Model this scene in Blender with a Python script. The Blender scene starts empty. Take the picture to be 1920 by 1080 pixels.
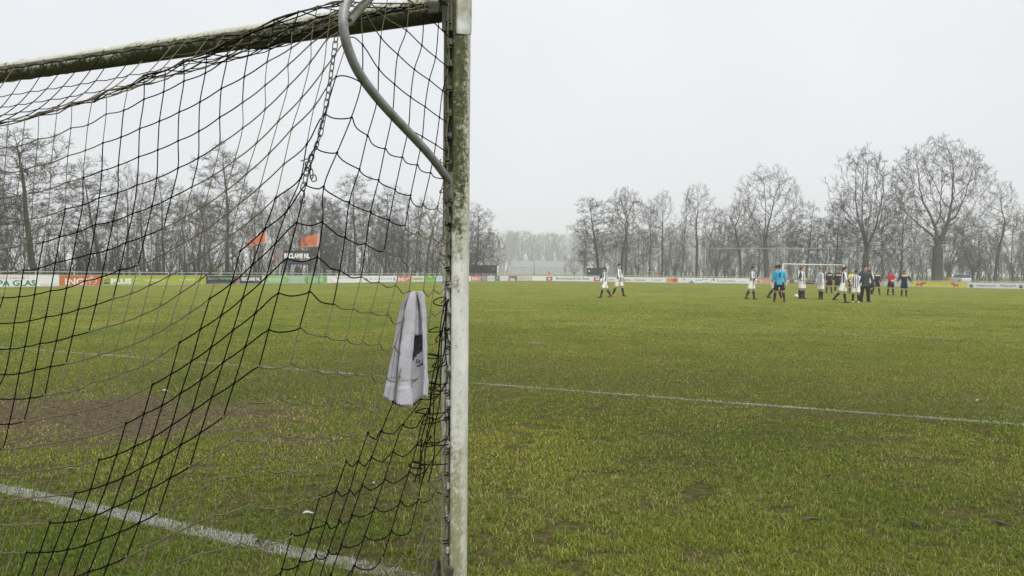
import bpy, math, random
import numpy as np
from mathutils import Vector, Matrix
R = math.radians
SC = bpy.context.scene
COL = SC.collection
# ------------------------------------------------------------------ camera
F_PX, W_PX, H_PX = 1523.0, 1920.0, 1080.0
EYE = 1.35
CAM_M = Matrix.Rotation(R(90 - 1.16), 3, 'X') @ Matrix.Rotation(0.0079, 3, 'Z')
cam_data = bpy.data.cameras.new("camera")
cam_data.sensor_width = 36.0
cam_data.lens = 36.0 * F_PX / W_PX
cam_data.clip_start = 0.05
cam_data.clip_end = 6000
cam_data.dof.use_dof = True
cam_data.dof.focus_distance = 3.2
cam_data.dof.aperture_fstop = 14.0
cam = bpy.data.objects.new("camera", cam_data)
cam.matrix_world = Matrix.Translation((0, 0, EYE)) @ CAM_M.to_4x4()
COL.objects.link(cam)
SC.camera = cam
# ------------------------------------------------------------------ sky, sun, exposure
SUN_EL, SUN_AZ = R(48), R(158)      # azimuth measured from +Y clockwise: behind the camera, to the right
world = bpy.data.worlds.new("World")
SC.world = world
world.use_nodes = True
wt = world.node_tree
wt.nodes.clear()
w_out = wt.nodes.new('ShaderNodeOutputWorld')
w_bg = wt.nodes.new('ShaderNodeBackground')
w_sky = wt.nodes.new('ShaderNodeTexSky')
w_sky.sky_type = 'NISHITA'
w_sky.sun_disc = False
w_sky.sun_elevation = SUN_EL
w_sky.sun_rotation = SUN_AZ
w_sky.dust_density = 6.0
w_sky.air_density = 1.0
w_mix = wt.nodes.new('ShaderNodeMix')
w_mix.data_type = 'RGBA'
w_mix.inputs[0].default_value = 0.93          # cloud deck: nearly everything of the blue sky is covered
w_noise = wt.nodes.new('ShaderNodeTexNoise')
w_noise.inputs['Scale'].default_value = 1.6
w_noise.inputs['Detail'].default_value = 4
w_ramp = wt.nodes.new('ShaderNodeValToRGB')
w_ramp.color_ramp.elements[0].color = (8.15, 8.3, 8.75, 1)
w_ramp.color_ramp.elements[1].color = (9.45, 9.6, 9.95, 1)
w_ramp.color_ramp.elements[0].position = 0.3
w_ramp.color_ramp.elements[1].position = 0.7
w_tc = wt.nodes.new('ShaderNodeTexCoord')
wt.links.new(w_tc.outputs['Generated'], w_noise.inputs['Vector'])
wt.links.new(w_noise.outputs['Fac'], w_ramp.inputs[0])
wt.links.new(w_sky.outputs[0], w_mix.inputs[6])
wt.links.new(w_ramp.outputs[0], w_mix.inputs[7])
wt.links.new(w_mix.outputs[2], w_bg.inputs[0])
w_bg.inputs[1].default_value = 0.0615
wt.links.new(w_bg.outputs[0], w_out.inputs[0])
sun_data = bpy.data.lights.new("sun", 'SUN')
sun_data.energy = 1.5
sun_data.angle = R(50)
sun_data.color = (1.0, 0.975, 0.94)
sun = bpy.data.objects.new("sun", sun_data)
sd = Vector((math.sin(SUN_AZ) * math.cos(SUN_EL), math.cos(SUN_AZ) * math.cos(SUN_EL), math.sin(SUN_EL)))
sun.rotation_euler = sd.to_track_quat('Z', 'Y').to_euler()
COL.objects.link(sun)
SC.view_settings.view_transform = 'Standard'
SC.view_settings.look = 'None'
SC.view_settings.exposure = 0.75
SC.view_settings.gamma = 1.0
SC.view_settings.use_curve_mapping = False
SC.render.engine = 'CYCLES'
SC.cycles.max_bounces = 6
SC.cycles.diffuse_bounces = 2
SC.cycles.glossy_bounces = 2
SC.cycles.transparent_max_bounces = 24
SC.cycles.volume_bounces = 1
SC.cycles.use_denoising = True
SC.cycles.denoiser = 'OPENIMAGEDENOISE'
SC.cycles.denoising_input_passes = 'RGB_ALBEDO_NORMAL'
SC.cycles.denoising_prefilter = 'NONE'
SC.cycles.use_adaptive_sampling = False
world.cycles.sampling_method = 'NONE'
SC.cycles.sample_clamp_indirect = 4.0

# ------------------------------------------------------------------ projection helpers
def ray(px, py):
    v = CAM_M @ Vector(((px - W_PX / 2) / F_PX, -(py - H_PX / 2) / F_PX, -1.0))
    return v
def on_ground(px, py, z=0.0):
    v = ray(px, py)
    t = (z - EYE) / v.z
    return Vector((v.x * t, v.y * t, z))
def at_y(px, py, Y):
    v = ray(px, py)
    t = Y / v.y
    return Vector((v.x * t, Y, EYE + v.z * t))
def lerp(a, b, t): return a + (b - a) * t
def interp(x, tab):
    xs = [p[0] for p in tab]; ys = [p[1] for p in tab]
    return float(np.interp(x, xs, ys))
# goal frame of reference: D along the goal line towards the far (left) post, N into the field
D = Vector((-0.9003, 0.4353, 0)).normalized()
N = Vector((0.4353, 0.9003, 0)).normalized()
S0, N0 = 1.768, 3.09                    # right post centre
def goal_pt(s, b, z):                  # s along the line, b metres behind the line (towards the camera)
    p = D * (S0 + s) + N * (N0 - b)
    return Vector((p.x, p.y, z))
def to_goal(p):
    return (p.dot(D) - S0, N0 - p.dot(N), p.z)

# ------------------------------------------------------------------ mesh helpers
class MB:
    def __init__(self):
        self.v = []; self.f = []; self.m = []; self.smooth = []
    def add(self, verts, faces, mi=0, smooth=True):
        o = len(self.v)
        self.v.extend([tuple(p) for p in verts])
        for f in faces:
            self.f.append(tuple(i + o for i in f)); self.m.append(mi); self.smooth.append(smooth)
    def box(self, c, size, mi=0, rot=None, bevel=0.0):
        hx, hy, hz = size[0] / 2, size[1] / 2, size[2] / 2
        c = Vector(c)
        if bevel <= 0:
            vs = [Vector((x, y, z)) for x in (-hx, hx) for y in (-hy, hy) for z in (-hz, hz)]
            fs = [(0, 1, 3, 2), (4, 6, 7, 5), (0, 4, 5, 1), (2, 3, 7, 6), (0, 2, 6, 4), (1, 5, 7, 3)]
        else:
            b = min(bevel, hx * .9, hy * .9, hz * .9)
            prof = lambda ax, ay: [(-ax + b, -ay), (ax - b, -ay), (ax, -ay + b), (ax, ay - b), (ax - b, ay), (-ax + b, ay), (-ax, ay - b), (-ax, -ay + b)]
            vs = []
            for z, ins in ((-hz, b), (-hz + b, 0), (hz - b, 0), (hz, b)):
                for (x, y) in prof(hx - ins, hy - ins): vs.append(Vector((x, y, z)))
            fs = [tuple(range(7, -1, -1)), tuple(range(24, 32))]
            for k in range(3):
                for i in range(8):
                    j = (i + 1) % 8
                    fs.append((k * 8 + i, k * 8 + j, k * 8 + 8 + j, k * 8 + 8 + i))
        if rot is not None: vs = [rot @ p for p in vs]
        self.add([c + p for p in vs], fs, mi, False)
    def loft(self, rings, mi=0, caps=True, smooth=True, closed=True):
        n = len(rings[0]); vs = [p for r in rings for p in r]; fs = []
        for k in range(len(rings) - 1):
            for i in range(n if closed else n - 1):
                j = (i + 1) % n
                fs.append((k * n + i, k * n + j, (k + 1) * n + j, (k + 1) * n + i))
        if caps and closed:
            fs.append(tuple(range(n - 1, -1, -1)))
            fs.append(tuple(range((len(rings) - 1) * n, len(rings) * n)))
        self.add(vs, fs, mi, smooth)
    def tube(self, pts, rad, sides=8, mi=0, caps=True, flat=1.0):
        pts = [Vector(p) for p in pts]
        if not hasattr(rad, '__len__'): rad = [rad] * len(pts)
        rings = []; up = None
        for i, p in enumerate(pts):
            a = pts[max(i - 1, 0)]; b = pts[min(i + 1, len(pts) - 1)]
            t = (b - a)
            t = t.normalized() if t.length > 1e-9 else Vector((0, 0, 1))
            if up is None:
                up = Vector((0, 0, 1)) if abs(t.z) < .9 else Vector((1, 0, 0))
            x = t.cross(up)
            if x.length < 1e-6: x = t.orthogonal()
            x.normalize(); y = x.cross(t).normalized(); up = y
            rings.append([p + (x * math.cos(2 * math.pi * k / sides) + y * math.sin(2 * math.pi * k / sides) * flat) * rad[i] for k in range(sides)])
        self.loft(rings, mi, caps)
    def ellipsoid(self, c, r, n=12, m=8, mi=0, rot=None):
        c = Vector(c); rings = []
        for k in range(1, m):
            a = math.pi * k / m
            ring = [Vector((r[0] * math.sin(a) * math.cos(2 * math.pi * i / n), r[1] * math.sin(a) * math.sin(2 * math.pi * i / n), -r[2] * math.cos(a))) for i in range(n)]
            if rot is not None: ring = [rot @ p for p in ring]
            rings.append([c + p for p in ring])
        self.loft(rings, mi, True)
    def torus(self, c, R1, r, axis='Z', n=16, m=6, mi=0, stretch=0.0, rot=None):
        vs = []; fs = []
        for i in range(n):
            a = 2 * math.pi * i / n
            for j in range(m):
                b = 2 * math.pi * j / m
                x = (R1 + r * math.cos(b)) * math.cos(a); y = (R1 + r * math.cos(b)) * math.sin(a); z = r * math.sin(b)
                y += stretch * (1 if math.sin(a) > 0 else -1) * min(1, abs(math.sin(a)) * 4)
                p = Vector((x, y, z))
                if rot is not None: p = rot @ p
                vs.append(Vector(c) + p)
        for i in range(n):
            for j in range(m):
                fs.append((i * m + j, ((i + 1) % n) * m + j, ((i + 1) % n) * m + (j + 1) % m, i * m + (j + 1) % m))
        self.add(vs, fs, mi)
    def mesh(self, name, mats, origin=(0, 0, 0)):
        me = bpy.data.meshes.new(name)
        o = Vector(origin)
        me.from_pydata([Vector(p) - o for p in self.v], [], self.f)
        if not isinstance(mats, (list, tuple)): mats = [mats]
        for m in mats: me.materials.append(m)
        me.polygons.foreach_set('material_index', self.m)
        me.polygons.foreach_set('use_smooth', self.smooth)
        me.update()
        return me
    def build(self, name, mats, parent=None, origin=None):
        """origin: world point taken off the vertices (the parent's base by default when world=True callers pass it)"""
        me = self.mesh(name, mats, origin if origin is not None else (0, 0, 0))
        o = bpy.data.objects.new(name, me)
        COL.objects.link(o)
        if parent is not None: o.parent = parent
        elif origin is not None: o.location = origin
        return o

def np_mesh(name, V, faces_flat, loop_start, loop_total, mats, smooth=True, mat_idx=None):
    me = bpy.data.meshes.new(name)
    me.vertices.add(len(V)); me.vertices.foreach_set('co', np.ascontiguousarray(V, dtype=np.float32).ravel())
    me.loops.add(len(faces_flat)); me.loops.foreach_set('vertex_index', np.ascontiguousarray(faces_flat, dtype=np.int32))
    me.polygons.add(len(loop_start)); me.polygons.foreach_set('loop_start', np.ascontiguousarray(loop_start, dtype=np.int32))
    for m in (mats if isinstance(mats, (list, tuple)) else [mats]): me.materials.append(m)
    if smooth: me.polygons.foreach_set('use_smooth', np.ones(len(loop_start), dtype=bool))
    if mat_idx is not None: me.polygons.foreach_set('material_index', np.ascontiguousarray(mat_idx, dtype=np.int32))
    me.update(calc_edges=True)
    me.validate()
    return me

def tag(o, label, cat, group=None, kind=None):
    if label: o['label'] = label
    if cat: o['category'] = cat
    if group: o['group'] = group
    if kind: o['kind'] = kind
    return o
def thing(name, loc, label, cat, group=None, rotz=0.0):
    o = bpy.data.objects.new(name, None)
    o.empty_display_size = 0.2
    o.location = loc; o.rotation_euler = (0, 0, rotz)
    COL.objects.link(o)
    return tag(o, label, cat, group)
def struct(o):
    o['kind'] = 'structure'; return o
def copy_thing(root, loc, rotz=0.0, scale=1.0, label=None, group=None):
    c = root.copy(); COL.objects.link(c)
    c.location = loc; c.rotation_euler = (0, 0, rotz)
    c.scale = (scale,) * 3 if not hasattr(scale, '__len__') else scale
    if label: c['label'] = label
    if group: c['group'] = group
    for ch in list(root.children):
        d = ch.copy(); COL.objects.link(d); d.parent = c
        for g in list(ch.children):
            e = g.copy(); COL.objects.link(e); e.parent = d
    return c

# ------------------------------------------------------------------ materials
def mat(name, col, rough=0.7, metal=0.0, spec=0.5, noise=None, bump=None, sheen=0.0):
    """noise=(scale, amount, second colour); bump=(scale, strength)"""
    m = bpy.data.materials.new(name); m.use_nodes = True
    nt = m.node_tree; b = nt.nodes['Principled BSDF']
    b.inputs['Base Color'].default_value = (*col, 1)
    b.inputs['Roughness'].default_value = rough
    b.inputs['Metallic'].default_value = metal
    b.inputs['Specular IOR Level'].default_value = spec
    if sheen: b.inputs['Sheen Weight'].default_value = sheen
    if noise or bump:
        tc = nt.nodes.new('ShaderNodeTexCoord')
    if noise:
        nz = nt.nodes.new('ShaderNodeTexNoise'); nz.inputs['Scale'].default_value = noise[0]; nz.inputs['Detail'].default_value = 6
        nt.links.new(tc.outputs['Object'], nz.inputs['Vector'])
        rp = nt.nodes.new('ShaderNodeValToRGB')
        rp.color_ramp.elements[0].position = 0.5 - noise[1]; rp.color_ramp.elements[1].position = 0.5 + noise[1]
        rp.color_ramp.elements[0].color = (*col, 1); rp.color_ramp.elements[1].color = (*noise[2], 1)
        nt.links.new(nz.outputs['Fac'], rp.inputs[0]); nt.links.new(rp.outputs[0], b.inputs['Base Color'])
    if bump:
        n2 = nt.nodes.new('ShaderNodeTexNoise'); n2.inputs['Scale'].default_value = bump[0]; n2.inputs['Detail'].default_value = 4
        nt.links.new(tc.outputs['Object'], n2.inputs['Vector'])
        bp = nt.nodes.new('ShaderNodeBump'); bp.inputs['Strength'].default_value = bump[1]; bp.inputs['Distance'].default_value = 0.01
        nt.links.new(n2.outputs['Fac'], bp.inputs['Height']); nt.links.new(bp.outputs[0], b.inputs['Normal'])
    return m
class NT:
    """tiny node-graph helper"""
    def __init__(self, m):
        self.t = m.node_tree; self.b = self.t.nodes['Principled BSDF']
    def n(self, typ, **kw):
        x = self.t.nodes.new(typ)
        for k, v in kw.items(): setattr(x, k, v)
        return x
    def l(self, a, b): self.t.links.new(a, b)
    def math(self, op, a, b=None, c=None, clamp=False):
        x = self.n('ShaderNodeMath', operation=op); x.use_clamp = clamp
        for i, v in enumerate((a, b, c)):
            if v is None: continue
            if isinstance(v, (int, float)): x.inputs[i].default_value = v
            else: self.l(v, x.inputs[i])
        return x.outputs[0]
    def noise(self, vec, scale, detail=4, rough=0.55, dist=0.0):
        x = self.n('ShaderNodeTexNoise'); x.inputs['Scale'].default_value = scale; x.inputs['Detail'].default_value = detail
        x.inputs['Roughness'].default_value = rough; x.inputs['Distortion'].default_value = dist
        if vec is not None: self.l(vec, x.inputs['Vector'])
        return x.outputs['Fac']
    def ramp(self, fac, stops):
        x = self.n('ShaderNodeValToRGB'); e = x.color_ramp.elements
        while len(e) < len(stops): e.new(0.5)
        for i, (p, c) in enumerate(stops):
            e[i].position = p; e[i].color = (*c, 1) if len(c) == 3 else c
        self.l(fac, x.inputs[0]); return x.outputs[0]
    def mix(self, fac, a, b):
        x = self.n('ShaderNodeMix', data_type='RGBA')
        for i, v in ((0, fac), (6, a), (7, b)):
            if isinstance(v, (int, float)): x.inputs[i].default_value = v
            elif isinstance(v, tuple): x.inputs[i].default_value = (*v, 1)
            else: self.l(v, x.inputs[i])
        return x.outputs[2]
    def map(self, fac, a, b, c=0.0, d=1.0):
        x = self.n('ShaderNodeMapRange'); self.l(fac, x.inputs[0])
        for i, v in zip((1, 2, 3, 4), (a, b, c, d)): x.inputs[i].default_value = v
        return x.outputs[0]
def new_mat(name, rough=0.8, spec=0.3):
    m = bpy.data.materials.new(name); m.use_nodes = True
    g = NT(m); g.b.inputs['Roughness'].default_value = rough; g.b.inputs['Specular IOR Level'].default_value = spec
    return m, g
# ================================================================== THE GOAL
def mossy(name, kind):
    m, g = new_mat(name, 0.55, 0.4)
    tc = g.n('ShaderNodeTexCoord'); ob = tc.outputs['Object']
    sep = g.n('ShaderNodeSeparateXYZ'); g.l(ob, sep.inputs[0])
    mps = g.n('ShaderNodeMapping'); mps.inputs['Scale'].default_value = (1, 1, .45 if kind == 'post' else 1); g.l(ob, mps.inputs['Vector'])
    fine = g.noise(ob, 95, 8, 0.72); mid = g.noise(mps.outputs[0], 22, 5, 0.65); big = g.noise(ob, 5, 3)
    paint = g.ramp(g.noise(ob, 9, 4), [(0.35, (.60, .61, .57)), (0.7, (.72, .72, .69))])
    grain = g.noise(ob, 64, 6, .75)
    moss = g.ramp(g.noise(ob, 48, 7, .8), [(0.38, (.018, .024, .004)), (0.52, (.048, .056, .011)), (0.59, (.105, .110, .028)), (0.67, (.25, .24, .12)), (.76, (.46, .45, .33))])
    film = g.mix(g.map(grain, .38, .62), (.50, .51, .40), (.30, .31, .20))          # thin grey-green film
    z = sep.outputs[2]; x = sep.outputs[0]
    if kind == 'post':
        zr = g.ramp(g.math('MULTIPLY', z, .4), [(0.0, (.58,) * 3), (.12, (.54,) * 3), (.22, (.44,) * 3), (.30, (.26,) * 3), (.46, (.18,) * 3), (.54, (.32,) * 3), (.62, (.50,) * 3), (.70, (.70,) * 3), (1.0, (.78,) * 3)])
        edge = g.map(x, .026, .056, 0, -.42)              # less algae towards the outermost side
        v = g.math('ADD', g.math('ADD', zr, edge), g.math('MULTIPLY', g.math('SUBTRACT', mid, .5), 1.0))
        v = g.math('ADD', v, g.math('MULTIPLY', g.math('SUBTRACT', grain, .5), 1.35))
        fac = g.map(v, .34, .64)
        moss = g.mix(g.map(z, .9, 1.5, .85, 0), moss, g.ramp(grain, [(.35, (.16, .155, .06)), (.6, (.34, .33, .19))]))
        ff = g.map(g.math('ADD', zr, g.math('MULTIPLY', g.math('SUBTRACT', mid, .5), .9)), .15, .55, 0, .85)
    else:
        side = g.map(z, -.05, .060, 1.0, .28)
        v = g.math('ADD', side, g.math('MULTIPLY', g.math('SUBTRACT', big, .5), .9))
        v = g.math('ADD', v, g.math('MULTIPLY', g.math('SUBTRACT', mid, .5), 1.1))
        v = g.math('ADD', v, g.math('MULTIPLY', g.math('SUBTRACT', grain, .5), 1.5))
        fac = g.map(v, .40, .66)
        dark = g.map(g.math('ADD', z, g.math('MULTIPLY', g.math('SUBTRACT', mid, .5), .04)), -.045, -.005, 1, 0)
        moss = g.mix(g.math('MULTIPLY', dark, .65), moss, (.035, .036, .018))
        ff = g.map(g.math('ADD', z, g.math('MULTIPLY', g.math('SUBTRACT', mid, .5), .05)), .030, .056, .9, .25)
    paint = g.mix(ff, paint, film)
    col = g.mix(fac, paint, moss)
    # dark specks and scratches
    vo = g.n('ShaderNodeTexVoronoi'); vo.inputs['Scale'].default_value = 26
    g.l(ob, vo.inputs['Vector'])
    sp = g.map(vo.outputs['Distance'], .03, .055, 1, 0)
    col = g.mix(g.math('MULTIPLY', sp, .3), col, (.12, .11, .07))
    wv = g.n('ShaderNodeMapping'); wv.inputs['Scale'].default_value = (20, 20, 5); wv.inputs['Rotation'].default_value = (.3, .2, .4); g.l(ob, wv.inputs['Vector'])
    scr = g.map(g.noise(wv.outputs[0], 6, 2, .5, 1.5), .685, .70, 0, .65)
    col = g.mix(scr, col, (.17, .16, .10))
    g.l(col, g.b.inputs['Base Color'])
    bp = g.n('ShaderNodeBump'); bp.inputs['Strength'].default_value = .45; bp.inputs['Distance'].default_value = .004
    g.l(g.math('MULTIPLY', fac, fine), bp.inputs['Height']); g.l(bp.outputs[0], g.b.inputs['Normal'])
    return m
M_POST = mossy('weathered_post_paint', 'post')
M_BAR = mossy('overgrown_crossbar_paint', 'bar')
M_GALV = mat('galvanised_tube', (.40, .41, .42), .5, .6, .5, (16, .22, (.20, .21, .20)), (160, .25))
M_GALV_DULL = mat('dull_galvanised_bracket', (.21, .22, .21), .65, .3, .4, (40, .25, (.09, .10, .06)), (120, .3))
M_GROOVE = mat('dark_groove', (.12, .125, .10), .85, 0, .2, (45, .2, (.05, .055, .03)), (120, .4))  # dark mottled strip along the bottom of the net groove
M_CLIP = mat('grey_net_clip', (.15, .155, .14), .7, 0, .3, (60, .25, (.08, .085, .06)))
M_CLIP_W = mat('white_net_clip', (.45, .455, .41), .7, 0, .3, (60, .25, (.24, .25, .18)))
M_PLATE = mat('pale_corner_bracket', (.58, .59, .58), .5, .1, .5, (16, .16, (.26, .27, .16)))
M_CHAIN = mat('chain_steel', (.10, .10, .105), .4, .85, .5, (90, .2, (.05, .045, .04)))
M_DARKM = mat('dark_stained_metal', (.05, .053, .04), .6, .3, .4, (50, .25, (.12, .12, .08)))

goal = thing('football_goal', goal_pt(0, 0, 0), 'weathered white football goal in the foreground, its post and crossbar green with algae', 'football goal')
G0 = goal.location.copy()
GM = Matrix(((D.x, -N.x, 0), (D.y, -N.y, 0), (0, 0, 1)))       # (s, b, z) -> world
PR = 0.058
def post_profile():
    """round aluminium profile, flattened at the sides, with the net groove at the back (b > 0); (s, b) pairs"""
    pts = []
    n = 40
    for k in range(n):
        a = math.pi / 2 + 0.19 + (2 * math.pi - 0.38) * k / (n - 1)
        pts.append((PR * math.cos(a), PR * 1.02 * math.sin(a)))
    pts += [(0.0085, .036), (-0.0085, .036)]
    return pts
prof = post_profile()
def make_post(s):
    mb = MB()
    rings = []
    for z in [-0.3, 0.0, 0.35, .7, 1.05, 1.4, 1.75, 2.1, 2.44, 2.552, 2.558]:
        k = 1 if z < 2.556 else .93
        rings.append([GM @ Vector((s + p[0] * k, p[1] * k, z)) for p in prof])
    mb.loft(rings)
    # straight local frame for the algae pattern: object axes follow the goal
    return mb
def rebase(o, parent, frame=None):
    o.parent = parent
for s in (0.0, 7.44):
    o = make_post(s).build('post', M_POST, goal)
    grv = MB(); grv.box(GM @ Vector((s, .0372, 1.2)), (.012, .003, 2.3), rot=GM); grv.build('net_groove', M_GROOVE, o)
# crossbar: same profile lying down, groove at the back
mb = MB(); rings = []
TILT = .0085                          # the old crossbar sags towards this corner
for s in np.linspace(PR - .004, 7.44 - PR + .004, 16):
    rings.append([GM @ Vector((s, p[1], p[0] + TILT * s)) for p in prof])
mb.loft(rings)
bar = mb.build('crossbar', M_BAR, goal); bar.location = (0, 0, 2.50)
grv = MB(); grv.box(GM @ Vector((3.72, .0372, TILT * 3.72)), (7.3, .003, .012), rot=GM @ Matrix.Rotation(-TILT, 3, 'Y')); grv.build('net_groove', M_GROOVE, bar)
# corner bracket (pale moulded plate round the outside of the corner) and dark inner bracket
mb = MB()
rings = []
for z, k in ((2.362, .22), (2.367, .42), (2.378, .62), (2.40, .80), (2.44, .94), (2.50, 1.0), (2.57, 1.0), (2.60, .9)):
    ring = []
    for q in range(13):
        a = math.pi / 2 + .42 + (math.pi * .92) * q / 12 * 1
        a2 = math.pi / 2 + .46 + (math.pi * .72) * k * q / 12
        ring.append(GM @ Vector(((PR + .0045) * math.cos(a2), (PR + .0045) * 1.02 * math.sin(a2), z)))
    for q in range(12, -1, -1):
        a2 = math.pi / 2 + .46 + (math.pi * .72) * k * q / 12
        ring.append(GM @ Vector(((PR + .0005) * math.cos(a2), (PR + .0005) * 1.02 * math.sin(a2), z)))
    rings.append(ring)
mb.loft(rings); mb.build('corner_bracket', M_PLATE, goal)
mb = MB()
mb.box(GM @ Vector((.012, .062, 2.46)), (.05, .02, .17), rot=GM, bevel=.004)
mb.box(GM @ Vector((.075, .060, 2.485)), (.07, .018, .05), rot=GM, bevel=.004)
mb.tube([GM @ Vector((.03, .075, 2.50)), GM @ Vector((.03, .095, 2.50))], .012, 8)
mb.build('bolted_joint', M_DARKM, goal)
# net support bow: from the post top back over the net and down again to the post
def side_plane(px, py, s=0.0):
    v = ray(px, py); o = Vector((0, 0, EYE))
    t = (S0 + s - o.dot(D)) / v.dot(D)
    return o + v * t
bow_px = [(651, 0), (644, 28), (645, 60), (654, 95), (672, 135), (702, 177), (737, 217), (775, 257), (810, 296), (840, 333)]
bow = [side_plane(*p) for p in bow_px]
pre = [goal_pt(0, .06, 2.53), goal_pt(0, .2, 2.575), goal_pt(0, .38, 2.60), goal_pt(0, .55, 2.565), goal_pt(0, .68, 2.46)]
bow = pre + bow
bow[-1] = goal_pt(0, .05, bow[-1].z - .02)
def smooth_path(pts, sub=5):
    pts = [Vector(p) for p in pts]; out = []
    for i in range(len(pts) - 1):
        p0 = pts[max(i - 1, 0)]; p1 = pts[i]; p2 = pts[i + 1]; p3 = pts[min(i + 2, len(pts) - 1)]
        for k in range(sub):
            t = k / sub
            out.append(0.5 * ((2 * p1) + (p2 - p0) * t + (2 * p0 - 5 * p1 + 4 * p2 - p3) * t * t + (3 * p1 - p0 - 3 * p2 + p3) * t ** 3))
    out.append(pts[-1]); return out
mb = MB(); mb.tube([p - G0 for p in smooth_path(bow)], .0175, 14)
bowo = mb.build('net_support_bow', M_GALV, goal)
mb = MB(); jb = side_plane(651, 36)
mb.tube([q_ - G0 for q_ in smooth_path([side_plane(645, 46), jb + Vector((.006, .012, -.004)), side_plane(672, 14) + Vector((0, .02, 0)), side_plane(700, -14) + Vector((0, .02, 0)), side_plane(745, -42) + Vector((0, .02, 0)), goal_pt(0, .05, 2.545)], 5)], .0145, 12)
mb.build('brace_tube', M_GALV_DULL, bowo)
mb = MB()
mb.tube([jb - G0 + Vector((.012, -.022, -.004)), jb - G0 + Vector((.012, .022, -.004))], .006, 8)
mb.build('joint_bolt', M_DARKM, bowo)
zb = bow[-1].z
mb = MB(); mb.box(GM @ Vector((0, .062, zb - .02)), (.036, .016, .13), rot=GM, bevel=.003)
mb.box(GM @ Vector((0, .070, zb - .06)), (.05, .006, .03), rot=GM, bevel=.002)
mb.build('bow_bracket', M_GALV_DULL, goal)
random.seed(4)
for z in [.14, .28, .42, .60, .78, .93, 1.06, 1.18, 1.29, 1.36, 1.43, 1.50, 1.57, 1.64, 1.93, 2.03, 2.13, 2.24, 2.33]:
    mb = MB(); w = .017
    mb.box(GM @ Vector((0, .060, z)), (w, .020, .028), rot=GM, bevel=.003)
    mb.box(GM @ Vector((.004, .072, z + .004)), (w * .7, .008, .012), rot=GM, bevel=.002)
    mb.build('net_clip', M_CLIP_W if z < 1.3 else M_CLIP, goal)
for k in range(44):
    s = .22 + k * .165
    mb = MB(); mb.box(GM @ Vector((s, .060, 2.50 + TILT * s)), (.030, .020, .018), rot=GM, bevel=.003)
    mb.build('net_clip', M_CLIP, goal)
# ground socket of the post
mb = MB(); mb.box(GM @ Vector((.055, .05, .03)), (.02, .05, .10), rot=GM @ Matrix.Rotation(.25, 3, 'Y'), bevel=.004)
mb.box(GM @ Vector((-.02, .078, .03)), (.03, .02, .10), rot=GM @ Matrix.Rotation(-.18, 3, 'Y'), bevel=.004)
mb.build('ground_socket', M_DARKM, goal)

# ------------------------------------------------------------------ the net: traced knots laid on the real side and back planes of the net
ROWS = {}
def row(r, left, right=()):
    """left: knots of columns 0, 1, 2 ... (corner column first, going left); right: columns -1, -2 ... towards the post"""
    for i, p in enumerate(left):
        if p: ROWS[(r, i)] = p
    for i, p in enumerate(right):
        if p: ROWS[(r, -1 - i)] = p
row(-14, [(642, 2), (622, 6), (596, 12), (560, 22), (514, 38), (470, 58), (425, 78), (388, 100), (344, 113), (310, 132), (270, 142), (241, 160), (200, 170), (173, 187), (135, 193), (107, 207), (73, 212), (47, 223), (16, 228)])
row(-13, [(645, 14), (619, 30), (588, 42), (548, 62), (507, 85), (467, 92), (426, 110), (385, 137), (345, 152), (307, 172), (270, 186), (232, 207), (199, 214), (165, 234), (133, 240), (102, 255), (71, 261), (41, 272), (12, 276)], [(688, -52), (735, -50), (771, -48), (800, -30), (826, 0), (848, 15)])
row(-12, [(646, 24), (618, 42), (586, 60), (546, 90), (501, 116), (458, 144), (415, 166), (375, 191), (336, 210), (299, 227), (262, 241), (227, 257), (193, 268), (160, 282), (127, 292), (96, 305), (66, 311), (37, 321), (9, 323)], [(686, -25), (728, -10), (767, 0), (795, 25), (822, 50), (845, 72)])
row(-11, [(647, 36), (616, 57), (583, 82), (540, 122), (497, 160), (455, 192), (412, 220), (373, 246), (334, 264), (296, 281), (260, 294), (222, 310), (191, 320), (156, 333), (124, 342), (94, 354), (62, 361), (32, 367), (4, 371)], [(684, 0), (721, 32), (762, 57), (791, 85), (817, 107), (842, 127)])
row(-10, [(648, 50), (613, 74), (582, 116), (540, 162), (497, 205), (455, 240), (412, 270), (372, 296), (334, 315), (294, 334), (257, 347), (221, 361), (186, 371), (155, 384), (122, 392), (89, 404), (59, 410), (27, 415), (-4, 420)], [(677, 17), (714, 70), (746, 102), (777, 130), (805, 150), (830, 170), (843, 180)])
row(-9, [(652, 72), (606, 133), (565, 184), (522, 227), (481, 268), (440, 300), (399, 329), (360, 350), (321, 370), (285, 387), (249, 400), (212, 415), (179, 421), (145, 435), (112, 444), (81, 454), (51, 457), (20, 464)], [(680, 84), (710, 129), (740, 158), (770, 182), (797, 200), (824, 220), (842, 231)])
row(-8, [(630, 144), (589, 200), (547, 242), (505, 287), (462, 326), (424, 357), (384, 385), (346, 407), (307, 427), (272, 442), (236, 455), (201, 469), (170, 476), (136, 485), (104, 492), (72, 503), (44, 507), (14, 511)], [(678, 155), (707, 190), (736, 213), (766, 240), (792, 256), (817, 271), (838, 285)])
row(-7, [(609, 214), (575, 271), (532, 308), (488, 349), (448, 382), (409, 414), (369, 441), (331, 462), (294, 482), (259, 497), (225, 506), (191, 519), (159, 527), (125, 540), (95, 545), (65, 552), (36, 556), (6, 558)], [(659, 220), (689, 255), (722, 279), (754, 295), (782, 309), (807, 324), (832, 335)])
row(-6, [(592, 275), (564, 334), (517, 371), (470, 413), (431, 442), (391, 471), (354, 496), (317, 517), (280, 535), (246, 550), (212, 560), (180, 571), (147, 580), (116, 589), (86, 594), (56, 601), (27, 605)], [(632, 286), (674, 317), (710, 337), (741, 355), (770, 366), (794, 381), (821, 386), (839, 392)])
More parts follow.
